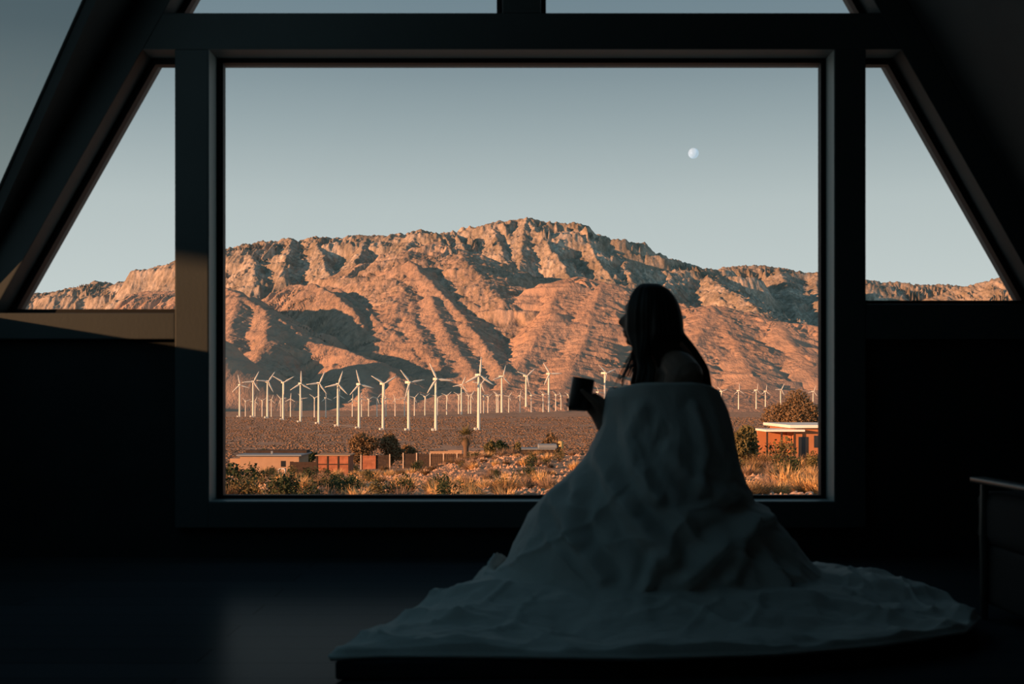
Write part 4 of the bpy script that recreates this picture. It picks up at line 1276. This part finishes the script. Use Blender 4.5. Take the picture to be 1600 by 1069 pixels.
# palm
dp = 232
p = at(728, dp)
r = empty('palm_tree', p); tag(r, 'palm tree with a thick trunk standing behind the long board fence', 'palm')
hp2 = zpx(682, dp) - p.z
bm = bmesh.new()
lathe(bm, [(.75, -.5), (.62, .8), (.5, hp2 * .45), (.55, hp2 * .62), (.85, hp2 * .72), (.7, hp2 * .84), (.3, hp2 * .96)], 14); from_bm('trunk', bm, M_bark, r, smooth=True)
V, F = [], []
for k in range(60):
    a = k * 2.399; el_ = R(-35 + 115 * (k / 60)); L = rp_.uniform(2.0, 3.0)
    d0 = Vector((math.cos(a) * math.cos(el_), math.sin(a) * math.cos(el_), math.sin(el_)))
    s = Vector((-math.sin(a), math.cos(a), 0))
    for i in range(9):
        f = .3 + .7 * i / 8
        c = Vector((0, 0, hp2)) + d0 * L * f + Vector((0, 0, -.5 * f * f))
        for sg in (-1, 1):
            j = len(V)
            V += [c, c + d0 * .12, c + s * sg * .8 * (1.25 - f) + d0 * .35 + Vector((0, 0, -.08))]
            F.append((j, j + 1, j + 2))
link('fronds', cloud_mesh('fronds', (V, F), M_leaf_olive), None, r)

# shrubs: seven kinds, then copies
def proto(name, foliage, m, stem):
    r = empty(name)
    f = link('foliage', cloud_mesh('foliage', foliage, m), None, r)
    if stem is not None: from_bm('stem', stem, M_bark, r)
    return r
pr = random.Random(21)
def lob(rn, n, w, h): return [(w * rn.uniform(-.6, .6), w * rn.uniform(-.6, .6), h * rn.uniform(.35, .65), w * rn.uniform(.35, .6), h * rn.uniform(.3, .45)) for _ in range(n)]
KINDS = {
    'green':  ('desert_shrub', lambda s: (leaf_cloud(random.Random(s), 520, .085, 0, 0, lobes=lob(random.Random(s), 6, .5, .9), fill=.3), M_leaf_dark, stems(random.Random(s), 6, .6, .35, .02))),
    'olive':  ('desert_shrub', lambda s: (leaf_cloud(random.Random(s), 480, .09, 0, 0, lobes=lob(random.Random(s), 6, .5, .8), fill=.3), M_leaf_olive, stems(random.Random(s), 6, .6, .35, .02))),
    'grey':   ('desert_shrub', lambda s: (blades(random.Random(s), 330, .62, 1.7, .16, .011, .1), M_scrub_grey, stems(random.Random(s), 5, .4, .3, .015))),
    'brown':  ('desert_shrub', lambda s: (blades(random.Random(s), 300, .60, 1.6, .18, .012, .1), M_leaf_brown, stems(random.Random(s), 5, .4, .3, .015))),
    'grass':  ('dry_grass_tuft', lambda s: (blades(random.Random(s), 300, .62, 1.15, .22, .012, .5), M_grass_dry, None)),
}
PROTO = {}
for k, (nm, fn) in KINDS.items():
    PROTO[k] = []
    for s in range(3):
        fo, m, st_ = fn(s * 13 + len(k))
        PROTO[k].append(proto(nm, fo, m, st_))
taken = set()
def plant(kind, px, d, s, label, group, sz=None, dz=-.03):
    c = pr.choice(PROTO[kind])
    if c.name in taken: c = copy_tree(c)
    taken.add(c.name)
    c.location = at(px, d, dz)
    c.rotation_euler = (0, 0, pr.uniform(0, 6.28))
    c.scale = (s, s, s * (sz or pr.uniform(.8, 1.1)))
    tag(c, label, 'grass tuft' if kind == 'grass' else 'shrub', group)
    return c
# the large ones one can point at
plant('green', 362, 46, 2.0, 'largest dark green bush in the left corner of the big window', None)
plant('olive', 384, 45, 1.5, 'olive bush right beside the largest dark green bush', None)
plant('green', 452, 43, 1.25, 'dark green bush at the lower window edge below the tan building', None)
plant('green', 478, 42, 1.0, 'green bush at the lower window edge left of the low dark ones', None)
plant('olive', 425, 44, 1.3, 'olive bush below the middle of the tan building', None)
plant('green', 505, 44, 1.05, 'dark bush at the lower window edge below the red shed', None)
plant('green', 556, 60, 1.1, 'small dark green bush on the slope below the red fence bay', None)
plant('grass', 1228, 50, 2.2, 'largest round dry grass tuft below the orange house', None)
plant('grass', 1255, 46, 1.6, 'dry grass tuft in the lower right corner of the big window', None)
plant('grass', 790, 58, 2.0, 'spiky dry grass tuft below the dark round tree', None)
plant('grass', 845, 70, 1.9, 'dry grass tuft close to the left edge of the duvet', None)
plant('grass', 632, 56, 1.9, 'bright dry grass tuft below the start of the long fence', None)
plant('grass', 684, 48, 1.6, 'pale dry grass tuft below the middle of the long fence', None)
plant('olive', 1150, 64, 1.7, 'olive shrub beside the right edge of the duvet', None)
plant('brown', 1215, 75, 1.9, 'brown shrub in front of the porch of the orange house', None)
plant('brown', 1258, 72, 1.6, 'brown shrub in front of the orange house wall', None)
for px, d, s, k, lb in ((1168, 80, 2.6, 'olive', 'tall olive shrub at the left end of the orange house porch'), (1192, 78, 2.7, 'brown', 'tall brown shrub below the left end of the porch roof'), (1216, 80, 2.6, 'olive', 'tall olive shrub in front of the porch posts'),
                        (1240, 78, 2.2, 'brown', 'tall brown shrub in front of the orange house door'), (1268, 78, 2.0, 'brown', 'brown shrub under the window of the orange house'), (1180, 66, 1.9, 'brown', 'rounded brown shrub halfway between the duvet and the porch'),
                        (770, 205, 3.4, 'brown', 'brown shrub in front of the olive tree beside the palm'), (800, 200, 3.2, 'grey', 'greyish shrub in front of the very dark round tree'),
                        (826, 205, 3.4, 'brown', 'brown shrub in front of the left end of the grey roof'), (850, 200, 3.0, 'brown', 'large brown shrub left of the duvet below the grey roof'),
                        (650, 215, 3.0, 'brown', 'brown shrub at the foot of the left part of the long fence'), (700, 212, 2.8, 'brown', 'brown shrub at the foot of the middle of the long fence'),
                        (740, 212, 2.6, 'olive', 'olive shrub at the foot of the palm tree'), (600, 215, 2.8, 'brown', 'brown shrub at the foot of the dark fence bay'), (510, 185, 2.4, 'brown', 'brown shrub in front of the red shed')):
    plant(k, px, d, s, lb, None)
ZONES = [('left', 345, 520, 'below the tan building'), ('shed', 520, 640, 'below the red shed'), ('fence', 640, 760, 'below the long board fence'), ('centre', 760, 900, 'on the slope left of the duvet'), ('right', 1120, 1285, 'below the orange house')]
def zone(px):
    for z in ZONES:
        if z[1] <= px <= z[2]: return z
    return ZONES[3]
KW = {'green': 'dark green shrub', 'olive': 'olive shrub', 'grey': 'low greyish scrub', 'brown': 'low brown scrub', 'grass': 'dry orange grass tuft'}
for i in range(270):
    px = pr.choice([pr.uniform(345, 900), pr.uniform(345, 900), pr.uniform(345, 900), pr.uniform(1130, 1285)])
    d = 41 * math.exp(pr.random() ** 1.1 * 1.62)
    if i % 4 == 0: d = pr.uniform(120, 195)
    if (px > 1205 and d > 84) or (484 < px < 560 and 160 < d < 186) or (370 < px < 480 and d > 172): d = pr.uniform(43, 80)
    k = pr.choices(['grey', 'brown', 'grass', 'olive', 'green'], [3.2, 2.6, 4.4, .9, .5 if px > 560 else 1.6])[0]
    z = zone(px)
    s = pr.uniform(.55, 1.25) * (1 + .006 * d)
    plant(k, px, d, s, '%s among many on the ground %s' % (KW[k], z[3]), '%ss %s' % (KW[k], z[3]))
# stones
def rock_mesh(s):
    bm = bmesh.new(); bmesh.ops.create_icosphere(bm, subdivisions=2, radius=.5)
    rn = random.Random(s)
    off = Vector((rn.random() * 9, rn.random() * 9, rn.random() * 9))
    from mathutils import noise
    for v in bm.verts:
        q = 1 + .35 * noise.noise(v.co * 2.2 + off)
        v.co = Vector((v.co.x * q * 1.2, v.co.y * q, v.co.z * q * .7))
    me = bpy.data.meshes.new('desert_rock'); bm.to_mesh(me); bm.free(); me.materials.append(M_rock); return me
RM = [rock_mesh(s) for s in range(5)]
for i in range(240):
    px = pr.choice([pr.uniform(520, 900), pr.uniform(640, 900), pr.uniform(520, 900), pr.uniform(1160, 1285), pr.uniform(360, 560)])
    d = 41 * math.exp(pr.random() ** 1.2 * .9)
    o = link('desert_rock', pr.choice(RM))
    o.location = at(px, d, .04)
    s = pr.uniform(.14, .34) * (1 + .006 * d)
    o.scale = (s, s, s * pr.uniform(.7, 1.2)); o.rotation_euler = (pr.uniform(-.3, .3), pr.uniform(-.3, .3), pr.uniform(0, 6.28))
    z = zone(px)
    tag(o, 'pinkish stone among many lying on the ground %s' % z[3], 'rock', 'stones %s' % z[3])
# gravel between them, past counting
rs = np.random.RandomState(9)
NG = 12000
dg = 11 * np.exp(rs.rand(NG) ** .62 * 2.95); ug = rs.uniform(340, 1290, NG); xg = (ug - 800) / FP * dg
kp = fbm(xg / 3.5, dg / 5, 2) > -.15
xg, dg = xg[kp], dg[kp]; ng = len(xg); zg = ground_z(xg, dg)
sg_ = rs.uniform(.045, .12, ng) * (1 + dg / 80)
oc = np.array([(1, 0, .1), (.25, .95, 0), (-.85, .5, .1), (-.8, -.6, 0), (.3, -1, .1), (.1, .1, .85)], float)
tg = np.array([(0, 1, 5), (1, 2, 5), (2, 3, 5), (3, 4, 5), (4, 0, 5)])
vg = oc[None] * (1 + .25 * rs.randn(ng, 6, 1)) * sg_[:, None, None]
ag = rs.uniform(0, 6.28, ng)[:, None]
cog = np.stack([vg[:, :, 0] * np.cos(ag) - vg[:, :, 1] * np.sin(ag) + xg[:, None], vg[:, :, 0] * np.sin(ag) + vg[:, :, 1] * np.cos(ag) + dg[:, None], vg[:, :, 2] + zg[:, None] + .06], -1).reshape(-1, 3)
tgi = (tg[None] + (np.arange(ng) * 6)[:, None, None]).reshape(-1, 3)
me = bpy.data.meshes.new('gravel')
me.from_pydata(cog.tolist(), [], tgi.tolist())
M_gravel = mat('gravel', (.56, .34, .225), rough=.95, spec=.05, col2=(.36, .215, .14), scale=.9)
gv = link('gravel', me, M_gravel)
tag(gv, 'scattered pinkish gravel on the slope below the window', 'gravel', kind='stuff')
# the countless scrub of the plain, one object
rs = np.random.RandomState(4)
NS = 52000
ds_ = 175 * np.exp(rs.rand(NS) ** .75 * 2.45)
us_ = rs.uniform(250, 1400, NS)
xs_ = (us_ - 800) / FP * ds_
keep = (fbm(xs_ / 60, ds_ / 90, 2) > -.35)
xs_, ds_ = xs_[keep], ds_[keep]
zs_ = ground_z(xs_, ds_)
n_ = len(xs_)
sz = rs.uniform(.2, .55, n_) * (1 + ds_ / 1000)
base = np.array([(1, 0, 0), (0, 1, 0), (-1, 0, 0), (0, -1, 0), (0, 0, 1.0), (.7, .7, .55), (-.7, .7, .55), (-.7, -.7, .55), (.7, -.7, .55)], float)
tri = np.array([(0, 5, 8), (5, 0, 1), (1, 6, 5), (6, 1, 2), (2, 7, 6), (7, 2, 3), (3, 8, 7), (8, 3, 0), (5, 6, 4), (6, 7, 4), (7, 8, 4), (8, 5, 4)])
an = rs.uniform(0, 6.28, n_)
jit = 1 + .35 * rs.randn(n_, len(base), 1)
vv = base[None] * jit * sz[:, None, None]
vx = vv[:, :, 0] * np.cos(an)[:, None] - vv[:, :, 1] * np.sin(an)[:, None] + xs_[:, None]
vy = vv[:, :, 0] * np.sin(an)[:, None] + vv[:, :, 1] * np.cos(an)[:, None] + ds_[:, None]
vz = np.maximum(vv[:, :, 2], -.1) * .8 + zs_[:, None] - .05
co = np.stack([vx, vy, vz], -1).reshape(-1, 3).astype(np.float32)
ti = (tri[None] + (np.arange(n_) * len(base))[:, None, None]).reshape(-1, 3).astype(np.int32)
me = bpy.data.meshes.new('plain_scrub')
me.vertices.add(len(co)); me.vertices.foreach_set('co', co.ravel())
me.loops.add(ti.size); me.loops.foreach_set('vertex_index', ti.ravel())
me.polygons.add(len(ti)); me.polygons.foreach_set('loop_start', np.arange(0, ti.size, 3, dtype=np.int32)); me.polygons.foreach_set('loop_total', np.full(len(ti), 3, np.int32))
me.update(calc_edges=True)
M_plain = mat('plain_scrub', (.27, .165, .11), rough=.95, spec=.05, col2=(.12, .08, .055), scale=.06)
ps = link('plain_scrub', me, M_plain)
tag(ps, 'countless low brown scrub covering the desert plain', 'scrub', kind='stuff')
